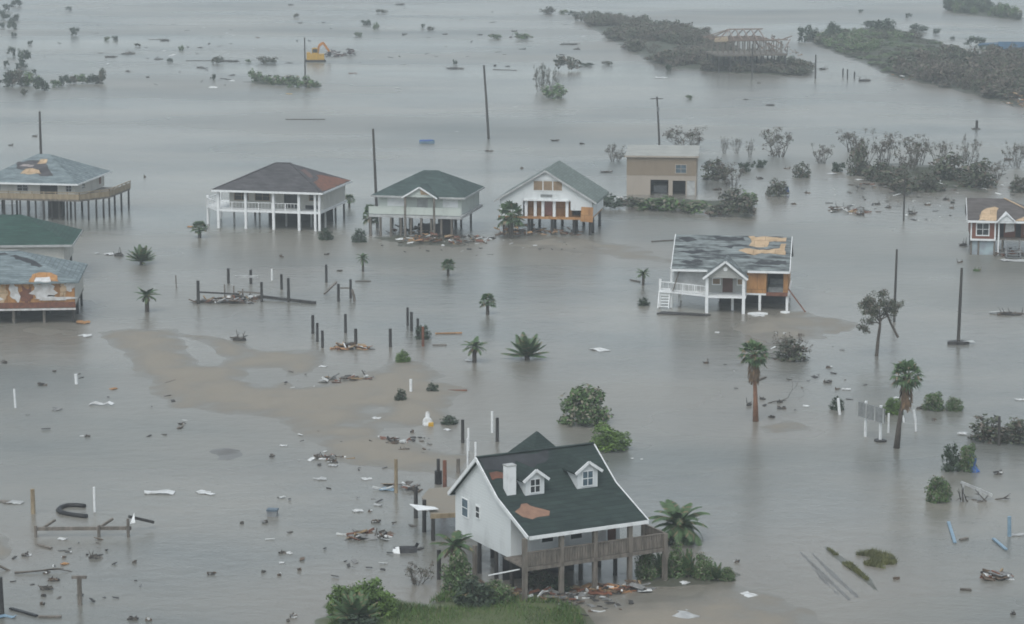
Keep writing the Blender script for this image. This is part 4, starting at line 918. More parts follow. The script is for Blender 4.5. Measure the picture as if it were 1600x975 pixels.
P('bush', 1512, 736, 28, 40, 'leafy shrub draped with a blue tarp')
P('bush', 1466, 783, 38, 38, 'upright leafy shrub left of the broken pale trestle')
P('darkbush', 1308, 640, 22, 20, 'small dark shrub behind a leaning white stake')
P('feather', 1062, 846, 86, 56, 'wide feather palm with dead skirt beside the porch of the two-storey house', 'palm')
P('darkbush', 1058, 848, 44, 24, 'dark dead-frond mound under the wide feather palm', 'frond mound', name='frond_mound')
P('fan', 798, 372, 42, 56, 'bushy palm in front of the boarded white gable-fronted house', 'palm', rz=1)
P('fan', 579, 366, 26, 46, 'slim palm at the left corner of the green-roofed porch house', 'palm')
P('fan', 712, 352, 24, 24, 'small palm against the deck of the green-roofed porch house', 'palm')
P('bright', 1302, 652, 1.5, 1, 'tiny weed beside a leaning white stake') if False else None
# islet trees, far middle
P('baregreen', 846, 143, 26, 42, 'taller of the two trees on the small islet', 'tree', name='islet_tree'); P('baregreen', 860, 145, 24, 40, 'right tree of the two on the small islet', 'tree', name='islet_tree')
P('fargreen', 866, 153, 38, 20, 'low mound of scrub at the foot of the islet trees'); P('fardull', 886, 110, 34, 22, 'scrub mound behind the two islet trees')
# row at foot of the two-storey house
for i, (px, py, w, h) in enumerate(((1010,905,34,44),(1034,904,34,40),(1056,902,34,48),(1076,904,30,44),(1098,905,34,38),(1118,907,30,26),(1136,906,26,20))):
    P('agave' if i % 2 else 'bush', px, py, w, h, ['dark leafy plant at the left end of the planted row','spiky plant second in the planted row','reddish-based leafy plant in the planted row','tall spiky plant midway in the planted row','leafy plant right of the middle of the planted row','low spiky plant near the right end of the planted row','low leafy tuft at the right tip of the planted row'][i] + ' by the porch', group='plants in a row by the porch')
P('bush', 715, 925, 50, 60, 'tall leafy shrub against the left pilings of the two-storey house'); P('stubpalm', 712, 905, 62, 74, 'palm with orange-brown stem left of the two-storey house', 'palm')
P('darkbush', 742, 948, 62, 40, 'dark shrub on the grass bank under the two-storey house', z=.2); P('bush', 775, 944, 50, 30, 'green shrub under the left deck corner of the two-storey house', z=.2)
P('bare', 655, 912, 52, 34, 'bare washed-out bush left of the two-storey house', name='bare_shrub')
P('agave', 556, 978, 74, 46, 'low spiky green palm shrub on the grass bank at the bottom edge', 'shrub', z=.2); P('bright', 532, 960, 44, 44, 'bright green shrub at the left end of the grass bank', z=.1); P('bright', 596, 966, 50, 40, 'bright green shrub at the middle of the grass bank', z=.2); P('bright', 572, 962, 66, 52, 'bright green bush behind the bottom edge palm', z=.2)
P('darkbush', 558, 985, 60, 20, 'dark shrub under the bottom edge palm', z=.2)
P('darkbush', 870, 925, 40, 22, 'dark tangle of leaves under the deck of the two-storey house'); P('dull', 840, 920, 44, 32, 'dull shrub among pilings under the two-storey house')

# shrubs beyond the tan building
for px, py, w, h, k, d in ((1070,236,66,38,'bare','bare brown-twigged tree'),(1132,240,14,26,'bare','thin bare tree'),(1150,240,18,24,'bare','bare shrub'),(1172,246,14,28,'bare','narrow bare shrub'),(1212,245,44,46,'bare','bare brown tree'),(1252,277,28,22,'dull','dull green shrub'),
  (1285,255,36,30,'bare','bare shrub'),(1215,306,34,26,'dull','rounded dull shrub'),(1140,290,40,36,'bare','brown shrub'),(1118,280,44,30,'dull','low scrub'),(1150,330,56,34,'dull','broad dull shrub'),(965,252,40,26,'bare','pale bare shrub'),(1330,238,46,36,'bare','bare tree'),(1352,262,40,44,'bare','bare tree'),(1342,274,34,46,'dull','dull shrub'),
  (1384,260,44,56,'bare','tall bare tree'),(1418,268,44,44,'bare','bare tree'),(1430,258,40,48,'bare','tall bare shrub'),(1466,262,36,42,'bare','bare shrub'),(1480,282,60,40,'dull','wide dull shrub'),(1512,262,38,46,'bare','upright bare tree'),(1527,292,56,40,'dull','dull green shrub'),(1400,290,50,30,'dull','low dull scrub'),
  (1450,298,50,26,'dull','low scrub clump'),(1585,262,40,38,'bare','bare shrub'),(1592,300,30,24,'dull','dull shrub'),(1372,282,44,30,'dull','low green scrub'),(1310,268,20,14,'fardark','small dark shrub'),(1410,303,40,22,'fardull','brushy clump'),(1440,285,36,22,'baregreen','thin shrub'),(1555,280,36,30,'bare','thin bare shrub'),(1188,262,18,12,'fardark','small shrub'),(1165,268,20,14,'fardark','small dark shrub')):
    P(k, px, py, w, h, auto(d + ' in the drowned scrub', px, py), 'tree' if 'tree' in d else 'shrub', group='drowned scrub right of the tan building', name='drowned_tree' if 'tree' in d else None)
for px, py, w, h, k, d in ((955,326,44,20,'fardark','dark hedge clump'),(985,326,40,18,'fardull','brush clump'),(1015,328,44,18,'fargreen','green hedge clump'),(1050,330,50,22,'fargreen','green hedge clump'),(1085,332,44,18,'fargreen','low green clump'),(1125,338,40,20,'fardull','dull clump'),(1165,338,34,26,'fardull','dull clump'),(1170,322,30,22,'fargreen','green clump')):
    P(k, px, py, w, h, auto(d, px, py), group='hedge clumps in front of the tan building')
# far shrubs, left
FAR = [(12,17,14,10),(27,10,16,10),(3,28,8,12),(17,32,26,9),(3,44,8,9),(19,46,15,13),(22,57,9,6),(47,70,7,6),(18,88,13,13),(38,102,17,22),(10,104,9,8),(34,109,17,10),(53,115,7,6),(107,17,9,6),(117,56,14,12),
 (10,135,22,20),(28,135,26,24),(48,134,28,18),(65,142,24,20),(38,148,10,8),(87,136,16,10),(101,134,18,14),(115,131,16,11),(128,131,18,14),(144,131,20,14),(157,131,17,20),(167,63,9,5),(180,63,8,6),(215,73,9,5),(283,79,8,7),(265,97,9,6),(340,99,16,10),(388,98,7,5),(333,125,8,8),
 (463,28,9,6),(587,46,8,10),(572,39,14,7),(596,21,14,6),(560,57,12,6),(661,45,6,7),(673,48,10,6),(774,61,20,7),(711,101,7,7),(855,22,22,10),(880,22,14,6),(893,26,12,8),(907,33,18,14),(818,62,26,9),(915,103,22,5),(949,102,14,6),(1077,155,10,6),(1045,112,11,10),(416,99,30,9)]
for i, (px, py, w, h) in enumerate(FAR):
    k = ('fardark', 'fardull', 'fargreen')[i % 3] if i >= 15 else 'fardark'
    P(k, px, py, w * 1.1, h * 1.1, auto({'fardark':'small dark shrub','fardull':'dull olive shrub','fargreen':'small green shrub'}[k], px, py), group='far shrubs rising from the flood')
for px, py, w, h in ((398,128,22,18),(416,131,22,14),(436,133,26,15),(458,136,28,18),(476,137,26,18),(490,137,20,12)):
    P('fargreen', px, py, w, h, auto('green shrub on the islet', px, py), group='shrubs on the long islet')
# scrub masses on the far levees (nobody could count them)
def scrub(name, pix, n, kinds, label, hs=(1.2, 3.2), gap=-.12):
    poly = np.array([spot(*p)[:2] for p in pix]); mb = {}; lo, hi = poly.min(0), poly.max(0); c = 0
    while c < n:
        q = lo + rng.random(2) * (hi - lo)
        if poly_sdf(q[None], poly)[0] < 0 or vnoise(q[None], 22)[0] < gap: continue
        c += 1; k = random.choice(kinds); me = random.choice(PROTO[k]).data; w = U(2.2, 5.2); h = U(*hs); a = U(0, 6.28); m = mb.setdefault(k, MB())
        v = np.empty(len(me.vertices) * 3); me.vertices.foreach_get('co', v); v = v.reshape(-1, 3)
        R2 = np.c_[v[:,0]*cos(a) - v[:,1]*sin(a), v[:,0]*sin(a) + v[:,1]*cos(a)] * w + q; nv = len(m.v)
        m.v += list(map(tuple, np.c_[R2, v[:,2] * h + .2])); m.f += [tuple(i + nv for i in p.vertices) for p in me.polygons]
    e = empty(name, (0,0,0)); tag(e, label, kind='stuff')
    for k, m in mb.items(): m.build('foliage', PROTO[k][0].data.materials[0], e)
scrub('levee_scrub', [(915,30),(945,34),(985,36),(1040,46),(1100,60),(1120,84),(1100,108),(1045,104),(1000,88),(962,64),(932,47)], 420, ('farbrown','fardull','farbrown','fardull'), 'dull scrub mass along the far levee left of the timber house frame', (.9, 3.2), -.12)
scrub('levee_scrub', [(1095,84),(1125,84),(1180,98),(1262,108),(1255,118),(1180,115),(1095,110)], 170, ('fardull','farbrown'), 'low scrub at the foot of the timber house frame', (.8, 2.6), -.25)
scrub('levee_scrub', [(1255,58),(1300,54),(1350,52),(1380,40),(1435,60),(1490,76),(1480,100),(1420,108),(1330,84),(1280,70)], 150, ('fargreen','fardull','fargreen'), 'green patchy scrub over the far levee', (.7, 2.4))
scrub('levee_scrub', [(1262,62),(1300,55),(1350,53),(1380,42),(1435,62),(1490,76),(1530,95),(1480,128),(1400,118),(1330,88),(1285,72)], 330, ('fargreen','fardull'), 'low green weeds carpeting the far levee', (.3, 1.0), -.5)
scrub('levee_scrub', [(1395,118),(1420,104),(1480,94),(1530,94),(1610,94),(1610,168),(1560,156),(1490,138)], 280, ('farbrown','fardull','farbrown'), 'brown thicket covering the right end of the levee', (1.2, 4.4), -.14)
scrub('levee_scrub', [(1474,14),(1520,12),(1555,20),(1598,29),(1592,32),(1540,25),(1490,20)], 60, ('fardark','fargreen'), 'thin dark scrub strip beyond the levee', (1.5, 4))
for px, py, w, h in ((1262,66,30,24),(1302,62,26,26),(1372,44,46,12),(1382,58,34,26),(1436,50,30,12),(1464,54,12,10),(1420,28,10,7),(1524,74,34,16),(1546,80,22,10),(1488,62,8,5),(1345,20,8,5)):
    P('fardark', px, py, w, h, auto('dark levee shrub', px, py), group='shrubs on the far levee')

scrub('levee_scrub', [(1040,52),(1100,64),(1135,82),(1185,98),(1120,100),(1050,86)], 150, ('farbrown','fardull'), 'twiggy scrub between the levee crest and timber house frame', (1, 3), -.3)
for px, py, w, h in ((948,42,26,14),(968,44,30,16),(992,50,34,20),(1012,56,30,18),(1034,60,34,22),(1058,66,36,24),(1080,72,30,22),(1100,80,34,24),(1020,84,30,16),(1062,94,34,16),(1092,100,30,14),(1130,104,30,12),(1500,120,30,22),(1530,116,34,24),(1560,122,36,26),(1590,112,34,24),(1478,112,26,18),(1545,140,34,18),(1580,146,34,18)):
    P('bare', px, py, w, h, auto('twiggy brown levee shrub', px, py), group='twiggy shrubs on the far levee', name='bare_shrub', z=.3)
# tall palms and the leaning tree
def tall_palm(px, pyb, pyc, w, skirt_px, lean, trunkmat, label):
    s = ppm(pyb); H = (pyb - pyc) / s; r = w / s / 2; sk = skirt_px / s; e = empty('tall_palm', spot(px, pyb), 0, label, 'palm')
    t = MB(); t.tube([(0,0,-.6), (lean*.3,0,H*.35), (lean*.7,0,H*.7), (lean,0,H)], [.30,.20,.17,.18], 10); t.build('trunk', K[trunkmat], e, True)
    f = MB(); fanpalm(f, 0, 30, r * .62, r * .62, -.75, 1.3); f.v = [(x + lean, y, z + H) for x, y, z in f.v]; f.build('crown', K['lf_palm'], e)
    g = MB()
    for i in range(150):
        a = U(0, 6.28); z = H - U(0, sk); rr = r * .38 * (1 - .5 * abs((H - z) / sk - .5)) ; p = np.array((lean + rr*cos(a)*.8, rr*sin(a)*.8, z)); q = p + np.array((rr*.45*cos(a), rr*.45*sin(a), -U(.4,.9))); w_ = np.array((-sin(a), cos(a), 0)) * .09
        g.add([p - w_, p + w_, q + w_*.5, q - w_*.5], [(0,1,2,3)])
    g.build('dead_skirt', K['skirt'], e)
tall_palm(1181, 658, 552, 46, 36, -.25, 'palmtrunk', 'tall palm with green head, brown skirt and orange-brown trunk')
tall_palm(1400, 700, 586, 50, 44, .75, 'trunk', 'tall shaggy palm with dark slanting trunk right of the blank signboard')
def leaning_tree():
    s = ppm(556); e = empty('leaning_tree', spot(1369, 556), 0, 'thin-crowned tree leaning right beside a bare pole', 'tree'); t = MB(); tips = []
    t.tube([(0,0,-.6), (.15,0,1.6), (.3,0,3.0), (.35,.1,4.0)], [.2,.17,.14,.11], 8)
    for d in ((-1.1,.2,1.0),(-.6,-.5,1.2),(.1,.6,1.5),(.5,-.3,1.5),(1.0,.2,1.0),(-1.3,0,.15),(1.0,-.5,.4),(-.8,.4,.7)): branch(t, (.3,.05,3.0 + U(0, .9)), d, U(.95,1.3), .07, 3, .5, tips)
    t.build('trunk', K['trunk'], e); leaves(MB(), [(p[0], p[1], p[2], .45, .45, .34) for p in tips if random.random() < .85], 5200, .10).build('crown', K['lf_dull'], e)
    MB().tube([(.9,.2,4.6), (1.5,.1,3.2), (2.2,0,1.9)], [.1,.12,.13], 7).build('broken_limb', K['trunk'], e)
leaning_tree()

# grass on the bank: one uncountable mass
def grass(name, pix, n, h, m, label, z0=.12):
    poly = np.array([spot(*p)[:2] for p in pix]); lo, hi = poly.min(0), poly.max(0); mb = MB(); c = 0
    while c < n:
        q = lo + rng.random(2) * (hi - lo)
        if poly_sdf(q[None], poly)[0] < .1 or vnoise(q[None], 2.5)[0] < -.28: continue
        c += 1; a = U(0, 6.28); hh = h * U(.5, 1.3); d = np.array((cos(a), sin(a))) * .035; k = rng.normal(size=2) * hh * .4
        mb.add([(*(q - d), z0), (*(q + d), z0), (*(q + k), z0 + hh)], [(0,1,2)])
    tag(mb.build(name, K[m]), label, kind='stuff')
grass('grass', [(505,1000),(528,938),(556,918),(590,929),(625,948),(662,950),(688,930),(722,918),(800,934),(860,939),(905,953),(925,1000)], 15000, .38, 'grass', 'short green grass on the bank at the bottom edge')
grass('marsh_grass', [(1335,866),(1362,860),(1395,868),(1404,880),(1385,890),(1350,884)], 2600, .35, 'grassy', 'yellow-green marsh grass clump awash beside the dark ripple streaks', -.05)
grass('marsh_grass', [(1286,854),(1300,860),(1332,880),(1362,908),(1352,908),(1315,882)], 1300, .22, 'grassy', 'thin yellow-green grass strip between the ripple streaks and grass clump', 0)

# ------------------------------------------------------------------ utility poles
def pole(px, pyt, pyb, label, dx=0.0, r=.16, cross=False, base=False, cap=None):
    s = ppm(pyb); H = (pyb - pyt) / s / cos(PITCH); e = empty('utility_pole', spot(px, pyb), 0, label, 'pole')
    MB().tube([(0,0,-1), (-dx*.5,0,H*.5), (-dx,0,H)], [r*1.1, r, r*.8], 9).build('shaft', K['pole'], e)
    if cross:
        MB().beam((-dx-1.1,0,H-.4), (-dx+1.1,.3,H-.4), .12, .14).build('crossarm', K['pole'], e)
        m = MB(); m.tube([(-dx+.25,-.1,H-2.6),(-dx+.25,-.1,H-1.8)], .2, 10); m.build('transformer', K['metal'], e)
    if base:
        MB().prism([(x, y, .3) for x, y in irregular(.1, 0, 1.3, .7, 10, .3, 4)], (0,0,-.4)).build('base_litter', K['dark'], e)
        MB().prism([(.5,-.3,.35),(1.7,-.5,.25),(1.6,.3,.3)], (0,0,-.05)).build('litter_panel', K['trimgrey'], e)
    if cap: MB().tube([(-dx,0,H), (-dx,0,H+.15)], .05, 6).build('pin', K['metal'], e)
    return e
pole(66, 176, 305, 'utility pole rising behind the roof of the tan-decked house', 0, .2)
pole(477, 60, 132, 'thin utility pole between the long scrub islet and the yellow excavator', 0, .17)
pole(590, 203, 356, 'utility pole at the left wall of the green-roofed porch house', .5, .19)
pole(764, 104, 217, 'bare pole leaning left alone in the upper open water', .9, .22)
pole(1031, 152, 232, 'utility pole with crossarm behind the tan box building', .6, .18, True)
pole(1397, 390, 503, 'slim bare pole right behind the leaning tree', -.1, .14)
pole(1497, 419, 537, 'dark pole with litter gathered at its foot', -.15, .17, base=True)
pole(1412, 268, 345, 'thin pole in front of the drowned scrub, left of the brick-red house', 0, .12)
pole(1274, 86, 123, 'thin far pole at the end of the levee gap right of the timber house frame', 0, .2)
pole(1561, 650, 696, 'pale grey post in front of the low dark shrub at the right edge', .05, .13)
pole(1175, 70, 123, 'pole in the scrub in front of the timber house frame', 0, .2)

# ------------------------------------------------------------------ pilings left standing
ORD = ['first','second','third','fourth','fifth','sixth','seventh','eighth','ninth','tenth']
def pilings(rows, phrase, group):
    rows = sorted(rows, key=lambda r: r[0])
    for i, (px, pt, pb, m, *rest) in enumerate(rows):
        s = ppm(pb); H = (pb - pt) / s; dx = (rest[0] / s if rest else 0); r = U(.14, .18) * (.62 if m == 'trim' else 1); mb = MB(); mb.tube([(0,0,-1.2), (dx*.5,0,H*.5), (dx,U(-.04,.04),H)], [r*1.05, r, r*.95], 8)
        o = mb.build('piling', K[m]); o.location = spot(px, pb); w = {'dark':'dark wet','trim':'white painted','wood':'weathered grey','plyred':'reddish','woodtan':'tan','pole':'dark'}[m]
        tag(o, f'{w} piling, {ORD[i]} from left of {phrase}', 'piling', group)
pilings([(310,438,475,'dark'),(357,419,443,'dark'),(392,421,444,'dark'),(409,440,472,'dark'),(425,418,440,'trimgrey') if False else (425,420,438,'trim'),(440,428,452,'dark'),(451,434,472,'dark')], 'those round the ruined dock frame', 'pilings round the ruined dock frame')
pilings([(510,413,441,'dark'),(529,443,471,'dark'),(548,436,466,'dark'),(556,452,471,'wood',-6)], 'four behind the sandbar', 'pilings right of the dock frame')
pilings([(489,492,521,'dark'),(496,504,534,'dark'),(504,516,543,'dark'),(540,490,520,'dark'),(556,513,541,'dark'),(610,513,542,'dark')], 'six near the orange debris on the sandbar', 'pilings along the sandbar')
pilings([(637,480,509,'dark'),(643,487,517,'dark'),(653,497,528,'dark'),(661,510,541,'plyred')], 'four beside the dark palm stump', 'pilings beside the dark palm stump')
pilings([(723,655,692,'dark'),(732,668,704,'trim'),(743,690,722,'trim'),(769,642,676,'trim'),(777,652,690,'dark')], 'five behind the two-storey house gable', 'pilings behind the white house')
pilings([(619,716,770,'woodtan'),(685,716,756,'dark'),(695,718,772,'plyred'),(716,716,740,'wood')], 'four around the broken deck', 'pilings around the broken deck')
pilings([(52,763,803,'woodtan'),(148,760,800,'trimgrey') if False else (148,760,800,'trim')], 'two beside the black hose loop', 'posts beside the black hose loop')
pilings([(1317,107,120,'dark'),(1324,108,124,'dark'),(1335,112,123,'dark')], 'three in the levee gap', 'far stumps in the levee gap')
pilings([(1388,645,676,'trim'),(1414,648,660,'trim',-5),(1433,640,674,'trim',-6)], 'white stakes by the blank signboard', 'white stakes by the signboard')
pilings([(686,858,905,'dark'),(742,850,910,'wood')], 'two under the left gable of the two-storey house', 'pilings under the white gable')
def lone(px, pt, pb, m, label, dx=0, name='post', r=.13, cat='post', knob=None):
    s = ppm(pb); H = (pb - pt) / s; o = MB().tube([(0,0,-1.0), (dx/s,0,H)], [r*1.05, r], 8); 
    if knob: o.box(-.5, .5, -.12, .12, H-.02, H+.16)
    o = o.build(name, K[m]); o.location = spot(px, pb); return tag(o, label, cat)
lone(642, 592, 616, 'trim', 'white stake standing on the sandbar beside a dark shrub')
lone(1314, 622, 648, 'trim', 'white stake leaning left in front of a small dark shrub', -5)
lone(125, 902, 945, 'wood', 'weathered T-topped post near the bottom left corner', 0, r=.16, knob=True)
lone(3, 900, 962, 'dark', 'dark post cut by the left edge of the picture', -2, r=.2)
lone(1526, 188, 202, 'dark', 'dark stub post alone right above the brick-red house', 0, 'stump', .25)
lone(685, 735, 756, 'black', 'dark cone-shaped stump beside the reddish piling', 0, 'stump', .3)
lone(1578, 806, 838, 'bluepipe', 'pale blue pipe standing with a rusty tip at the right edge', -2, 'pipe', .14, 'pipe')
lone(120, 584, 600, 'trim', 'short white post standing in water left of the sandbar', -1, r=.16)
lone(25, 607, 637, 'trim', 'thin white stake leaning at the far left of the flood', -2, r=.1)
lone(276, 430, 450, 'wood', 'thin grey stick left of the ruined dock frame', -1, r=.07)

# ------------------------------------------------------------------ beams, dock frame, signboard, trestle
def bar(p0, p1, z0, z1, w, h, m, label, name='beam', cat='beam'):
    a = spot(*p0); b = spot(*p1); c = (a + b) / 2; o = MB().beam((*(a - c)[:2], z0), (*(b - c)[:2], z1), w, h).build(name, K[m]); o.location = c; return tag(o, label, cat)
d = empty('dock_frame', spot(352, 472), R(-3), 'ruined dark dock frame with crossbeams left of the four standing pilings', 'dock frame')
m = MB(); m.beam((.2,6.0,2.0),(2.9,6.0,2.0),.25,.25); m.build('crossbeam', K['trimgrey'], d)
MB().beam((-3.0,.2,1.1),(1.6,.2,.9),.14,.18).build('crossbeam', K['dark'], d); MB().beam((1.2,1.4,1.0),(4.0,1.0,.9),.14,.16).build('crossbeam', K['wood'], d); MB().beam((-3.2,-.6,.2),(2.5,-.8,.15),.3,.2).build('sunken_beam', K['dark'], d)
for x, y, h in ((-.2,1.0,1.9),(.6,2.4,1.5),(1.8,1.6,1.3)): pile(d, x, y, h, 'wood', .09)
MB().prism([(.1,.2,.5),(.6,.0,.5),(.5,.3,.9),(.2,.4,.8)], (0,.05,0)).build('white_panel', K['sheet'], d)
bar((408, 468), (493, 475), .35, .15, .35, .3, 'dark', 'long dark beam floating from the ruined dock frame to the right')
bar((507, 463), (526, 455), .3, 1.1, .2, .2, 'wood', 'grey rail slanting up to a piling right of the dock frame', 'rail', 'rail'); bar((530, 462), (548, 462), .9, .9, .14, .16, 'wood', 'short grey rail between two pilings right of the dock frame', 'rail', 'rail')
# half-sunk jetty frame, lower left
d = empty('jetty_frame', spot(130, 838), R(1), 'half-sunk brown jetty rail below the black hose loop', 'jetty')
MB().beam((-3.6,0,.6),(3.6,.1,.6),.22,.25).build('rail', K['wood'], d)
for x in (-3.5, 1.2, 3.4): pile(d, x, -.2, .9 if x < 3 else 1.4, 'wood', .12)
MB().beam((-3.2,.1,.5),(-2.3,1.4,.9),.16).build('brace', K['wood'], d); MB().beam((1.0,.1,.5),(2.0,1.7,.9),.16).build('brace', K['wood'], d)
MB().beam((3.3,1.2,1.2),(5.0,2.2,.5),.3,.2).build('broken_plank', K['dark'], d); MB().prism([(3.5,.2,.9),(3.9,.1,1.0),(3.8,.4,1.7)], (0,.05,0)).build('white_scrap', K['trim'], d)
# black hose loop
pts = [spot(x, y) + (0,0,.1) for x, y in ((133,793),(118,791.5),(104,792),(95,795),(91,799),(96,803),(106,805),(120,807.5),(136,809))]; c = spot(112, 800)
o = MB().tube([p - c for p in pts], .2, 8).build('hose', K['black'], None, True); o.location = c; tag(o, 'thick black hose floating in a loop near the lower left', 'hose')
# signboard
d = empty('signboard', spot(1360, 686), R(-60), 'blank grey signboard on two white posts right of the leaning white stake', 'sign')
MB().box(-1.9, 1.9, -.05, .05, 1.75, 3.05).build('board', K['grey'], d); m = MB()
for z in (1.85, 2.4, 2.95): m.box(-1.9, 1.9, .05, .12, z - .04, z + .04)
for x in (-1.8, -.6, .6, 1.8): m.box(x - .05, x + .05, -.1, -.05, 1.75, 3.05)
m.build('battens', K['trimgrey'], d)
for x in (-1.0, 1.1): MB().box(x - .09, x + .09, .12, .3, -1.0, 3.2).build('post', K['trim'], d)
MB().prism([(x, y, .15) for x, y in irregular(1.1, .2, .5, .5, 10, .2, 2)], (0,0,-.3)).build('base_litter', K['dark'], d)
# trestle, right
d = empty('trestle', spot(1522, 783), R(8), 'broken pale timber trestle tangled with dark branches at the right', 'trestle')
MB().beam((-1.0,.3,1.5),(1.5,.2,.4),.3,.2).build('rail', K['trimgrey'], d)
for x, h in ((-1.0,1.5),(.4,1.0)): MB().beam((x,0,-.5),(x + .1,.1,h),.16).build('leg', K['trimgrey'], d)
for i in range(8): m = MB(); branch(m, (U(-1.0,2.2), U(-.5,.6), .0), (U(-1,1), U(-.6,.6), U(.1,.7)), U(.5,1.1), .07, 1, .6, None, 5); m.build('branch', K['driftwood'], d)
# fence-like fallen branches lower left
m = MB(); branch(m, (-2.2,1.0,.8), (1,-.5,-.3), 3.0, .12, 1, .4); branch(m, (0,-.3,.1), (1,.1,.02), 2.6, .09, 1, .3)
o = m.build('fallen_branch', K['driftwood']); o.location = spot(24, 895); tag(o, 'dark forked branch reaching into the water at the left edge', 'branch')
m = MB(); branch(m, (0,0,0), (1,.9,.12), 2.4, .06, 2, .5); o = m.build('fallen_branch', K['driftwood']); o.location = spot(1200, 630); tag(o, 'thin bare branch floating right of the orange-trunked palm', 'branch')

# ------------------------------------------------------------------ excavator, boat
def excavator():
    e = empty('excavator', spot(493, 96), R(4), 'yellow excavator with bent arm standing in the far flood', 'excavator')
    MB().box(-2.0, 2.2, -1.5, 1.5, .4, 1.9).box(-2.2, -1.2, -1.4, 1.4, .6, 2.3).build('body', K['yellow'], e)
    c = MB(); c.prism([(-.9,-1.3,1.9),(.8,-1.3,1.9),(.5,-1.3,3.4),(-.8,-1.3,3.4)], (0,1.5,0)); c.box(-.6, .4, -1.2, .1, 3.4, 3.46); cab = c.build('cab', K['yellow'], e)
    w = MB(); w.box(-.7, .5, -1.34, -1.305, 2.3, 3.2); w.prism([(.78,-1.2,2.2),(.78,.1,2.2),(.56,.1,3.2),(.56,-1.2,3.2)], (.03,0,0)); w.build('window', K['glass'], cab)
    for y in (-1.4, 1.4): MB().prism([(-2.3,y-.35,.5),(2.3,y-.35,.5),(2.7,y-.35,0),(2.2,y-.35,-.5),(-2.2,y-.35,-.5),(-2.7,y-.35,0)], (0,.7,0)).build('track', K['black'], e)
    b = MB(); b.beam((.6,.4,2.0),(.9,.4,3.9),.5,.7); b.beam((.9,.4,3.9),(2.0,.4,4.7),.45,.65); b.build('boom', K['orange'], e)
    MB().beam((1.9,.4,4.75),(3.5,.4,2.4),.42,.55).build('arm', K['orange'], e)
    MB().prism([(3.2,0,2.5),(4.0,0,2.3),(3.8,0,1.2),(3.0,0,1.4)], (0,.9,0)).build('bucket', K['black'], e)
excavator()
def boat():
    e = empty('boat', spot(667, 224), R(-8), 'small bright blue covered boat adrift in the open water', 'boat'); h = MB(); prof = []
    st = [(-1.3,.45,.55),(-.6,.62,.55),(.3,.6,.6),(1.0,.35,.7),(1.4,.03,.8)]; v = []; f = []
    for x, w, z in st: v += [(x,-w,z),(x,-w*.7,-.1),(x,w*.7,-.1),(x,w,z)]
    for i in range(4):
        for k in range(3): f.append((i*4+k, i*4+k+1, i*4+k+5, i*4+k+4))
    f += [(0,3,2,1)]; h.add(v, f); h.build('hull', K['bluepipe'], e)
    t = MB(); v = []
    for x, w, z in st: v += [(x,-w*.98,z+.02),(x,0,z+.32*min(1,w*2)),(x,w*.98,z+.02)]
    t.add(v, [(i*3+k, i*3+k+1, i*3+k+4, i*3+k+3) for i in range(4) for k in (0,1)] + [(0,1,2)]); t.build('cover', K['blue'], e)
    e.scale = (1, 1.1, .75)
boat()
o = MB().prism([(-.1,0,1.3),(.35,-.1,1.5),(.75,-.2,1.0),(.6,-.4,.5),(1.0,-.5,.05),(.3,-.6,-.1),(.1,-.3,.6)], (.1,.25,.0)).build('tarp', K['blue']); o.location = spot(1510, 736); tag(o, 'crumpled bright blue tarp hanging on the leafy shrub at the right', 'tarp')
o = MB().prism([(0,0,1.3),(.5,-.1,1.1),(.7,-.3,.1),(.1,-.4,.2)], (.06,.2,0)).build('tarp', K['blue']); o.location = spot(1226, 304); tag(o, 'small blue scrap caught on a dull shrub in the drowned scrub', 'tarp')
# white tank
e = empty('tank', spot(668, 664), 0, 'round white tank half buried on the sandbar', 'tank'); m = MB(); n = 14; v = []; f = []
for i in range(6):
    for k in range(n): a = pi/2*i/5; v.append((.42*cos(a)*cos(2*pi*k/n)*1.1, .42*cos(a)*sin(2*pi*k/n), .25 + .5*sin(a)))
for i in range(5): f += [(i*n+k, i*n+(k+1)%n, (i+1)*n+(k+1)%n, (i+1)*n+k) for k in range(n)]
m.add(v, f); m.tube([(0,0,-.2),(0,0,.26)], .46, n); m.build('shell', K['sheet'], e, True); MB().tube([(0,.1,.6),(0,.6,1.0)], .2, 8).build('neck', K['sheet'], e); MB().box(.1, .55, -.6, -.2, -.1, .3).build('valve_box', K['yellow'], e)
# boat-like wreck and cooler left of the white house
e = empty('overturned_skiff', spot(634, 862), R(6), 'dark overturned skiff with white bow left of the two-storey house', 'boat'); v = []; f = []; st = [(-.9,.1),(-.5,.45),(.2,.5),(.8,.35)]
for x, w in st: v += [(x,-w,-.05),(x,-w*.6,.32),(x,w*.6,.36),(x,w,-.05)]
m = MB(); m.add(v, [(i*4+k, i*4+k+1, i*4+k+5, i*4+k+4) for i in range(3) for k in range(3)] + [(0,3,2,1),(12,13,14,15)]); m.build('hull', K['dim'], e); MB().prism([(-1.0,-.3,.0),(-.45,-.5,.0),(-.5,-.2,.42),(-.9,0,.3)], (0,.15,0)).build('bow', K['trim'], e); MB().tube([(.7,.1,.2),(.9,.1,.6)], .12, 8).build('motor', K['black'], e)
e = empty('cooler', spot(426, 806), R(-8), 'blue-grey cooler box floating left of the two-storey house', 'cooler'); MB().box(-.38,.38,-.3,.3,-.1,.42).build('body', K['metal'], e); MB().box(-.42,.42,-.34,.34,.42,.56).build('lid', mat('slate_lid', (.12,.16,.2), (.08,.11,.14), 2, .5), e)

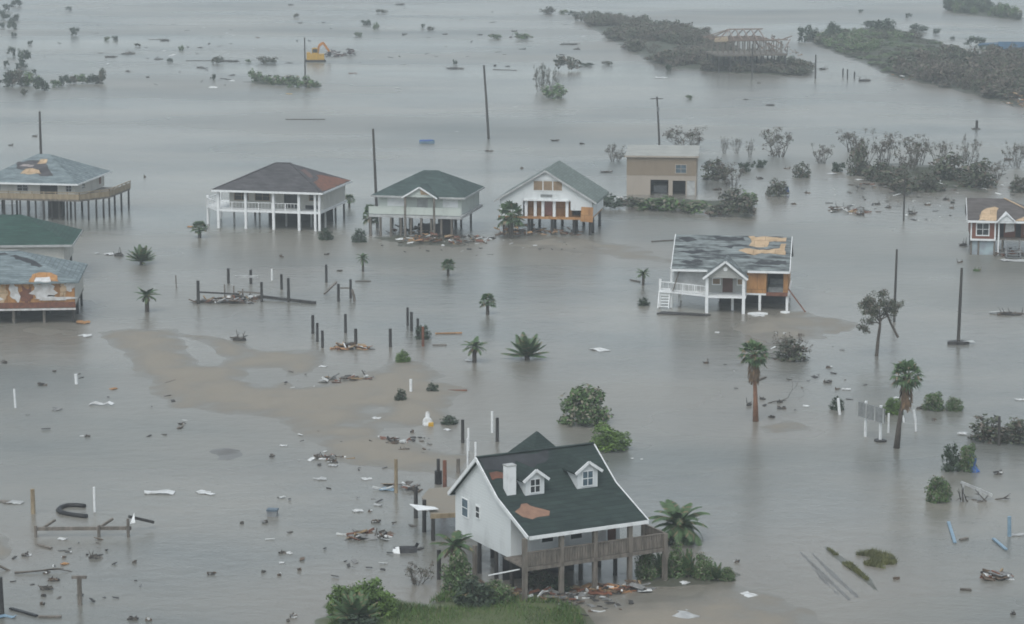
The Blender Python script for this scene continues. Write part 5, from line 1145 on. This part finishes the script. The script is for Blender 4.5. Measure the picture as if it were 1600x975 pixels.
# ------------------------------------------------------------------ floating debris, one by one
def kf(py): return (py - YH) ** 2 / (FPX * CAM_H)
def panel(px, py, w, h, m, desc, sl=0.0, curl=.05):
    s = ppm(py); L = w / s; D = max(.22, min(h / kf(py) * .75, L * .8)); mb = MB(); n = 5; c = [.06 + abs(random.gauss(0, 1)) * curl * L * .6 for _ in range(n + 1)]
    ya = [-D/2 * U(.35, 1.15) + U(-.12,.12)*D for _ in range(n + 1)]; yb = [D/2 * U(.35, 1.15) + U(-.12,.12)*D for _ in range(n + 1)]; xo = [U(-.05,.05)*L for _ in range(2*n + 2)]
    for i in range(n):
        x0, x1 = L * (i/n - .5), L * ((i+1)/n - .5)
        mb.prism([(x0 + xo[i], ya[i], c[i]), (x1 + xo[i+1], ya[i+1], c[i+1]), (x1 + xo[n+i+2], yb[i+1], c[i+1]*1.3), (x0 + xo[n+i+1], yb[i], c[i]*1.3)], (0,0,-.05))
    o = mb.build('loose_sheet', K[m]); o.location = spot(px, py); o.rotation_euler = (0, 0, math.atan2(-sl / kf(py), 1 / s) if sl else U(-.15,.15)); tag(o, auto(desc, px, py), 'panel', 'pale panels adrift'); return o
def plank(p0, p1, m, desc, w=.2, z=(.08,.08)):
    c = ((p0[0]+p1[0])/2, (p0[1]+p1[1])/2); return bar(p0, p1, z[0], z[1], w, .1, m, auto(desc, *c), 'driftwood_timber', 'plank')
def clump(px, py, w, h, m, desc, n=9, name='driftwood_clump', cat='debris', group='dark clumps of driftwood adrift'):
    s = ppm(py); L = w / s; H = max(.2, h / s); mb = MB(); D = L * U(.3, .55)
    for i in range(n):
        a = random.gauss(0, .7); l = L * U(.25, .6); p = np.array((U(-.38,.38)*L, U(-.4,.4)*D, U(.03, .12) + U(0, .25) * H)); u = np.array((cos(a), sin(a) * .7, U(-.2,.35) * min(1, H / L))) * l / 2
        if random.random() < .5: mb.beam(p - u, p + u, min(.3, U(.06,.14) * (1 + .12 * L)), min(.3, U(.06,.16) * (1 + .12 * L)))
        else:
            v = np.array((-sin(a), cos(a), U(-.3,.3))) * l * U(.12,.3); mb.prism([p - u - v, p + u - v*.7, p + u*.8 + v, p - u + v], (0,0,-.05))
    for i in range(n // 3): p = np.array((U(-.4,.4)*L, U(-.3,.3)*D, 0)); mb.tube([p, p + (U(-.25,.25)*L, U(-.1,.1)*L, U(.5,1.0)*H)], [.045 * (1 + .1*L), .02], 4)
    top = [(x, y, .05 + H * .12) for x, y in irregular(0, 0, L * .36, D * .5, 9, .4, int(px * 7 + py))]; mb.prism(top, (0,0,-.3))
    o = mb.build(name, K[m]); o.location = spot(px, py + h * .3); return tag(o, auto(desc, px, py), cat, group)
def rubble(px, py, w, h, n, m, label, tall=1.0):
    """a tangled heap nobody could count: one mass"""
    s = ppm(py); L = w / s; D = max(.8, h / kf(py) * .6); mb = MB()
    for i in range(n):
        x, y = U(-.5,.5)*L, U(-.5,.5)*D; q = 1 - (2*x/L)**2; z = U(0, .5) * tall * max(.25, q); a = U(0, 6.28); l = U(.5, 1.6) * .7; b = U(-.35,.45)
        if random.random() < .45:
            u, v = np.array((cos(a), sin(a), b*.5)) * l * .5, np.array((-sin(a), cos(a), U(-.3,.3))) * l * U(.2,.5); c = np.array((x, y, z)); mb.prism([c - u - v, c + u - v, c + u + v, c - u + v], (0,0,-.04))
        else: mb.beam((x, y, z), (x + cos(a)*l, y + sin(a)*l*.8, z + b*l), U(.06,.14), U(.06,.2))
    o = mb.build('rubble', K[m]); o.location = spot(px, py); return tag(o, label, kind='stuff')
W, T, D_, G = 'sheet', 'trimgrey', 'driftwood', 'grey'
for px, py, w, h, m, ds, sl in ((248,771,46,7,W,'ragged white sheet',.02),(322,771,32,5,W,'curled white sheet',.2),(158,633,38,3,W,'long white strip',0),(134,525,20,5,W,'white strip',.2),(936,547,26,7,W,'bent white sheet',.35),(1075,964,56,22,T,'crumpled pale metal sheet',-.45),(1170,930,26,12,W,'pale board',.5),(1068,911,18,6,W,'white board',.3),
  (443,697,11,6,W,'small white scrap',0),(460,965,8,5,W,'small white scrap',.3),(559,799,16,6,W,'white scrap',-.1),(452,865,11,6,W,'white scrap',.4),(517,619,14,4,W,'white scrap',-.1),(458,611,12,5,T,'pale scrap',.3),(588,654,14,5,W,'white scrap',.1),(699,672,12,6,W,'white scrap',.2),(505,573,12,6,W,'white scrap',.1),(573,749,16,5,W,'pale strip',-.05),
  (1120,520,8,5,W,'small white scrap',-.5),(1222,554,8,6,W,'white litter scrap',0),(1220,522,16,4,W,'pale strip',0),(1185,494,20,3,W,'white strip',0),(836,384,7,5,W,'small white scrap',0),(820,551,24,8,W,'curved white pipe piece',-.3),(736,564,18,6,W,'white litter scrap',0),(1033,122,18,2.5,W,'thin white strip',0),(1299,272,18,8,W,'slanting white sheet',.5),(1404,280,18,9,W,'white sheet',-.3),(1415,282,12,6,'red','faded red sheet',.2),
  (970,309,12,6,W,'white scrap',0),(1112,325,14,5,W,'white scrap',0),(1085,327,8,4,W,'white scrap',0),(1342,281,14,4,W,'white strip',.3),(1545,281,12,5,W,'pale strip',.1),(1585,408,40,5,T,'pale board',0),(1400,622,8,3,W,'white scrap',0),(1322,609,14,2.5,W,'thin pale strip',0),(1594,625,16,3,W,'pale strip',0),(1504,678,18,8,W,'pale board',-.5),(1589,837,22,3,T,'pale strip',0),
  (25,786,22,6,T,'pale scrap',.1),(97,843,14,6,W,'white scrap',.1),(44,868,10,5,W,'white scrap',0),(605,961,10,10,W,'pale board',-1.0),(810,941,22,11,W,'white panel',-.1),(590,790,14,3,T,'pale scrap',.1),(500,749,20,4,T,'pale strip',0),(170,398,18,5,W,'white scrap',.2),(152,396,12,5,T,'grey scrap',.2),(520,728,14,4,T,'pale scrap',.1),(440,880,8,3,W,'pale scrap',0),(128,682,6,6,W,'small white scrap',0),(988,717,4,3,W,'tiny white scrap',0),(1003,718,4,3,W,'tiny white scrap',.1),(714,206,5,3,W,'tiny white scrap',0),
  (10,965,30,5,'bluepipe','pale blue sheet',0),(605,766,22,5,'bluepipe','pale teal sheet',0),(720,922,20,6,'bluepipe','pale teal sheet',.3),(1190,94,18,5,'bluepipe','blue scrap',0),(452,147,9,3,'yellow','small yellow scrap',0),(178,608,12,8,'ply','orange plywood scrap',-.5),(130,505,22,7,'ply','orange plywood scrap',0),(100,882,12,8,'ply','orange scrap',-.5),(300,355,14,3,'ply','orange board',0),(551,115,14,3,'plyred','reddish scrap',0),(938,928,40,8,'plyred','orange-brown board',.1),(835,937,34,8,'ply','orange plywood board',.1),(1115,335,30,6,'plyred','brown board',0),(8,785,20,7,'wood','brown board',.1),(820,352,30,4,'ply','orange plywood sheet',0)):
    panel(px, py, w, h, m, ds, sl)
for p0, p1, m, ds in (((446,187),(508,187),D_,'long dark plank'),((290,95),(335,95),D_,'long thin dark plank'),((770,109),(808,110),D_,'dark plank'),((1018,378),(1052,376),D_,'thin dark plank'),((680,522),(722,521),'ply','orange plank'),((676,540),(698,540),'wood','grey plank'),((690,611),(730,611),'plyred','reddish plank'),((648,594),(668,604),'wood','slanting brown plank'),((555,440),(580,440),D_,'dark plank'),((1482,817),(1492,849),'bluepipe','pale blue pipe'),((1552,843),(1572,860),'bluepipe','pale blue pipe'),((16,952),(58,964),'black','thick black beam'),((60,965),(96,965),'wood','grey plank'),((258,600),(298,588),'wood','thin branch-like plank'),((60,852),(80,858),'wood','thin grey plank'),((1500,845),(1512,842),'wood','grey plank') ,((570,620),(618,627),'dark','dark low beam'),((1180,597),(1196,590),D_,'short dark plank'),((985,438),(1000,441),D_,'dark stalk plank'),((232,62),(252,62),D_,'far dark plank'),((1500,922),(1518,923),D_,'dark plank')):
    plank(p0, p1, m, ds, .35 if py_ok(p0) else .2) if False else plank(p0, p1, m, ds, .45 if p0[1] < 250 else .24)
for px, py, w, h, ds in ((200,82,24,9,'long dark driftwood clump'),(172,88,22,5,'low dark driftwood clump'),(259,62,16,5,'dark driftwood clump'),(360,95,32,4,'low dark driftwood line'),(313,105,14,4,'dark driftwood clump'),(200,111,10,4,'small driftwood clump'),(247,92,15,3,'thin driftwood clump'),(231,120,7,4,'tiny driftwood clump'),(55,212,9,4,'small driftwood clump'),(17,226,7,4,'tiny driftwood clump'),
  (455,7,12,4,'driftwood clump'),(469,35,7,5,'tiny driftwood clump'),(625,6,16,6,'low driftwood clump'),(632,53,9,4,'driftwood clump'),(695,53,9,3,'thin driftwood clump'),(750,54,9,3,'thin driftwood clump'),(798,57,6,6,'small driftwood clump'),(711,106,28,5,'low dark driftwood clump'),(804,48,12,4,'driftwood clump'),(890,68,28,6,'brown driftwood line'),(901,76,12,5,'brown driftwood clump'),(867,219,12,4,'low driftwood clump'),(910,224,9,4,'driftwood clump'),(1186,129,7,4,'tiny driftwood clump'),(1204,164,14,3,'low driftwood clump'),(1165,155,10,3,'driftwood clump'),
  (1287,106,14,9,'dark driftwood mound'),(1350,124,20,10,'dark driftwood mound'),(1526,201,14,4,'driftwood clump'),(375,526,24,20,'tangled dark driftwood heap'),(186,396,16,14,'dark upright driftwood'),(441,400,8,6,'small dark clump') ,(531,423,9,3,'tiny dark clump'),(510,397,10,4,'dark clump'),(425,802,6,5,'small dark clump') if False else (415,815,7,5,'small dark clump'),(425,712,10,5,'dark driftwood clump'),(500,712,18,10,'dark driftwood clump'),(522,720,18,8,'driftwood clump'),(612,692,22,14,'dark driftwood clump'),(630,702,20,8,'low driftwood clump'),(645,674,8,6,'small dark clump'),(588,814,14,8,'dark driftwood clump'),(578,798,7,5,'tiny dark clump'),(440,862,12,8,'dark driftwood clump'),(412,893,8,4,'tiny dark clump'),(468,890,7,4,'tiny dark clump'),(437,898,6,4,'tiny dark clump'),(458,962,10,9,'small dark clump'),(450,970,6,5,'tiny dark clump') ,(232,968,12,6,'small dark clump'),(208,966,16,7,'dark driftwood clump'),
  (148,868,20,14,'dark driftwood heap'),(38,866,12,9,'small dark clump'),(100,870,8,5,'tiny dark clump'),(72,894,12,7,'dark clump'),(72,918,20,10,'dark driftwood clump'),(85,905,16,8,'driftwood clump'),(69,930,10,6,'small dark clump'),(66,943,8,6,'tiny dark clump'),(210,878,7,5,'tiny dark clump'),(330,896,14,5,'driftwood clump'),(378,817,8,4,'tiny dark clump'),(66,600,14,6,'low driftwood clump'),(85,580,6,4,'tiny dark clump'),(137,681,9,5,'small dark clump'),(8,565,10,8,'dark twig clump'),(285,662,12,3,'thin clump') ,
  (1103,565,10,8,'dark litter clump'),(1147,878,0.1,0.1,'') if False else (1151,877,9,6,'small dark clump'),(1295,573,10,5,'small dark clump'),(1293,596,14,6,'driftwood clump'),(1308,607,8,5,'tiny dark clump'),(1222,637,14,5,'driftwood clump'),(1206,651,10,5,'small dark clump'),(1218,627,9,7,'small dark clump'),(1170,630,8,14,'dark leafy clump'),(1192,622,12,7,'dark leafy clump'),(1400,903,11,6,'dark clump'),(1510,768,0.1,.1,'') if False else (1460,655,8,6,'tiny brown clump'),(1583,958,10,8,'dark clump'),(1440,637,14,5,'dark driftwood clump'),(1578,487,46,14,'long dark driftwood tangle'),(1560,738,14,10,'thin dark twig clump'),
  (1370,317,10,8,'dark clump'),(1390,322,8,6,'small dark clump'),(1425,330,16,16,'dark driftwood clump'),(1450,318,10,8,'small dark clump'),(1488,323,10,7,'dark clump'),(1478,310,12,8,'dark clump'),(1345,333,16,10,'dark driftwood clump'),(1310,323,30,12,'grey twig tangle'),(1505,380,14,14,'dark leafy clump'),(1500,408,10,7,'small clump'),(1527,421,14,9,'green weedy clump'),(1230,262,12,5,'small clump'),(1262,300,10,5,'small clump'),(1240,318,9,4,'tiny clump'),(1122,295,14,6,'dark clump'),(1187,278,12,5,'dark clump'),(1575,248,14,8,'dark clump'),(1557,316,10,6,'dark clump'),(948,268,18,5,'thin driftwood clump'),(815,262,5,5,'tiny dark clump'),(226,275,4,6,'tiny post-like clump'),(546,310,0.1,.1,'') if False else (765,235,12,4,'faint driftwood clump')):
    clump(px, py, w, h, 'lf_green' if 'weedy' in ds else D_ if py < 230 or 'dark' in ds and random.random() < .5 else 'mixed', ds, 12 if w > 12 else 7)
R_ = rubble
R_(672, 376, 96, 18, 90, 'rubbleo', 'orange and brown timber wreckage piled before the green-roofed porch house', 1.6); R_(735, 376, 64, 18, 60, 'rubble', 'mixed wreckage between the green-roofed porch house and white gable-fronted house', 1.4); R_(645, 362, 70, 10, 40, 'rubble', 'wreckage under the green-roofed porch house', 1.2)
R_(850, 364, 110, 14, 70, 'rubbleo', 'broken boards under the white gable-fronted house', 1.3); R_(800, 366, 46, 18, 40, 'rubbleo', 'broken boards round the palm at the white gable-fronted house', 2.2)
R_(555, 594, 100, 12, 60, 'rubble', 'grey and orange wreckage line on the wet sandbar', .9); R_(548, 544, 60, 10, 60, 'rubbleo', 'orange splintered boards at the foot of the six pilings', .9)
R_(575, 838, 64, 18, 46, 'rubble', 'scattered pale wreckage floating left of the two-storey house', .5); R_(612, 690, 60, 16, 26, 'rubble', 'grey wreckage at the sandbar end behind the broken deck', .6)
R_(850, 935, 110, 20, 90, 'rubble', 'wreckage strewn under the porch of the two-storey house', .7); R_(940, 922, 90, 16, 60, 'rubbleo', 'orange boards and wreckage under the right porch of the two-storey house', .5); R_(762, 930, 90, 26, 60, 'rubble', 'dark wreckage under the left gable of the two-storey house', 1.3); R_(990, 920, 40, 16, 36, 'rubble', 'wreckage beside the plants near the porch', .9)
R_(1556, 903, 42, 12, 34, 'rubble', 'small mixed wreckage raft at the lower right edge', .9); R_(1578, 398, 60, 12, 60, 'rubble', 'wreckage at the steps of the brick-red house', 1.8)
R_(350, 472, 90, 10, 70, 'rubble', 'wreckage on the ruined dock frame', 1.0); R_(382, 466, 50, 8, 40, 'rubble', 'wreckage at the right half of the ruined dock frame', 1.0); R_(625, 762, 60, 16, 22, 'rubble', 'wreckage around the tan piling behind the broken deck', .7); R_(520, 716, 50, 8, 16, 'rubble', 'thin wreckage at the lower sandbar edge', .4)
K['burnt'] = palette('dark_red_wreckage', [(.05,.04,.04), (.10,.045,.04), (.04,.04,.045), (.14,.06,.045), (.06,.05,.05)]); R_(520, 87, 26, 8, 70, 'burnt', 'dark red wreckage heap just right of the yellow excavator', 3.6); R_(546, 86, 22, 8, 60, 'burnt', 'second dark wreckage heap further right of the yellow excavator', 3.6); R_(1215, 84, 70, 14, 70, 'rubbleo', 'fallen timber beside the timber house frame', 5); R_(1590, 162, 40, 18, 70, 'rubbleo', 'orange timber wreckage at the right end of the levee', 4); R_(1450, 122, 100, 14, 60, 'rubbleo', 'scattered boards along the front of the brown thicket', 2.5)
R_(1040, 322, 150, 8, 40, 'rubble', 'litter along the hedge before the tan box building', .8); R_(1440, 292, 220, 16, 90, 'rubble', 'litter among the drowned scrub', .9); R_(1325, 330, 60, 18, 40, 'rubble', 'grey wreckage floating before the drowned scrub', .8)
def litter(px, py, w, h, n, label, big=.28):
    mb = MB(); c = spot(px, py)
    for i in range(n):
        a, r = U(0, 6.28), math.sqrt(random.random()); q = spot(px + w/2*r*cos(a), py + h/2*r*sin(a)) - c; t = U(0, 6.28); l = big * U(.3, 1.3); u = np.array((cos(t), sin(t), U(-.15,.3))) * l; v = np.array((-sin(t), cos(t), U(-.2,.2))) * l * U(.15,.6); q[2] = U(.04,.16)
        mb.prism([q - u - v, q + u - v, q + u*.7 + v, q - u + v*.8], (0,0,-.05))
    o = mb.build('litter', K['litter']); o.location = c; tag(o, label, kind='stuff')
litter(560, 700, 240, 70, 40, 'small litter along the lower edge of the sandbar'); litter(560, 600, 260, 60, 30, 'small litter on the middle of the sandbar'); litter(520, 830, 320, 150, 26, 'small litter floating left of the two-storey house'); litter(120, 900, 240, 130, 24, 'small litter floating in the lower left corner')
litter(1440, 300, 330, 90, 130, 'small litter floating through the drowned scrub', .5); litter(1250, 590, 260, 110, 26, 'small litter around the tall palms', .3); litter(740, 385, 330, 30, 60, 'small litter in front of the row of stilt houses'); litter(860, 945, 260, 40, 90, 'small litter on the bank by the two-storey house', .35); litter(150, 640, 300, 140, 14, 'small litter drifting left of the sandbar', .35); litter(250, 90, 480, 110, 60, 'specks of litter in the far flood', .9); litter(700, 60, 480, 100, 50, 'specks of litter in the far open water', .9)
for lst in PROTO.values():
    for o in lst:
        for c in list(o.children): bpy.data.objects.remove(c)
        bpy.data.objects.remove(o)
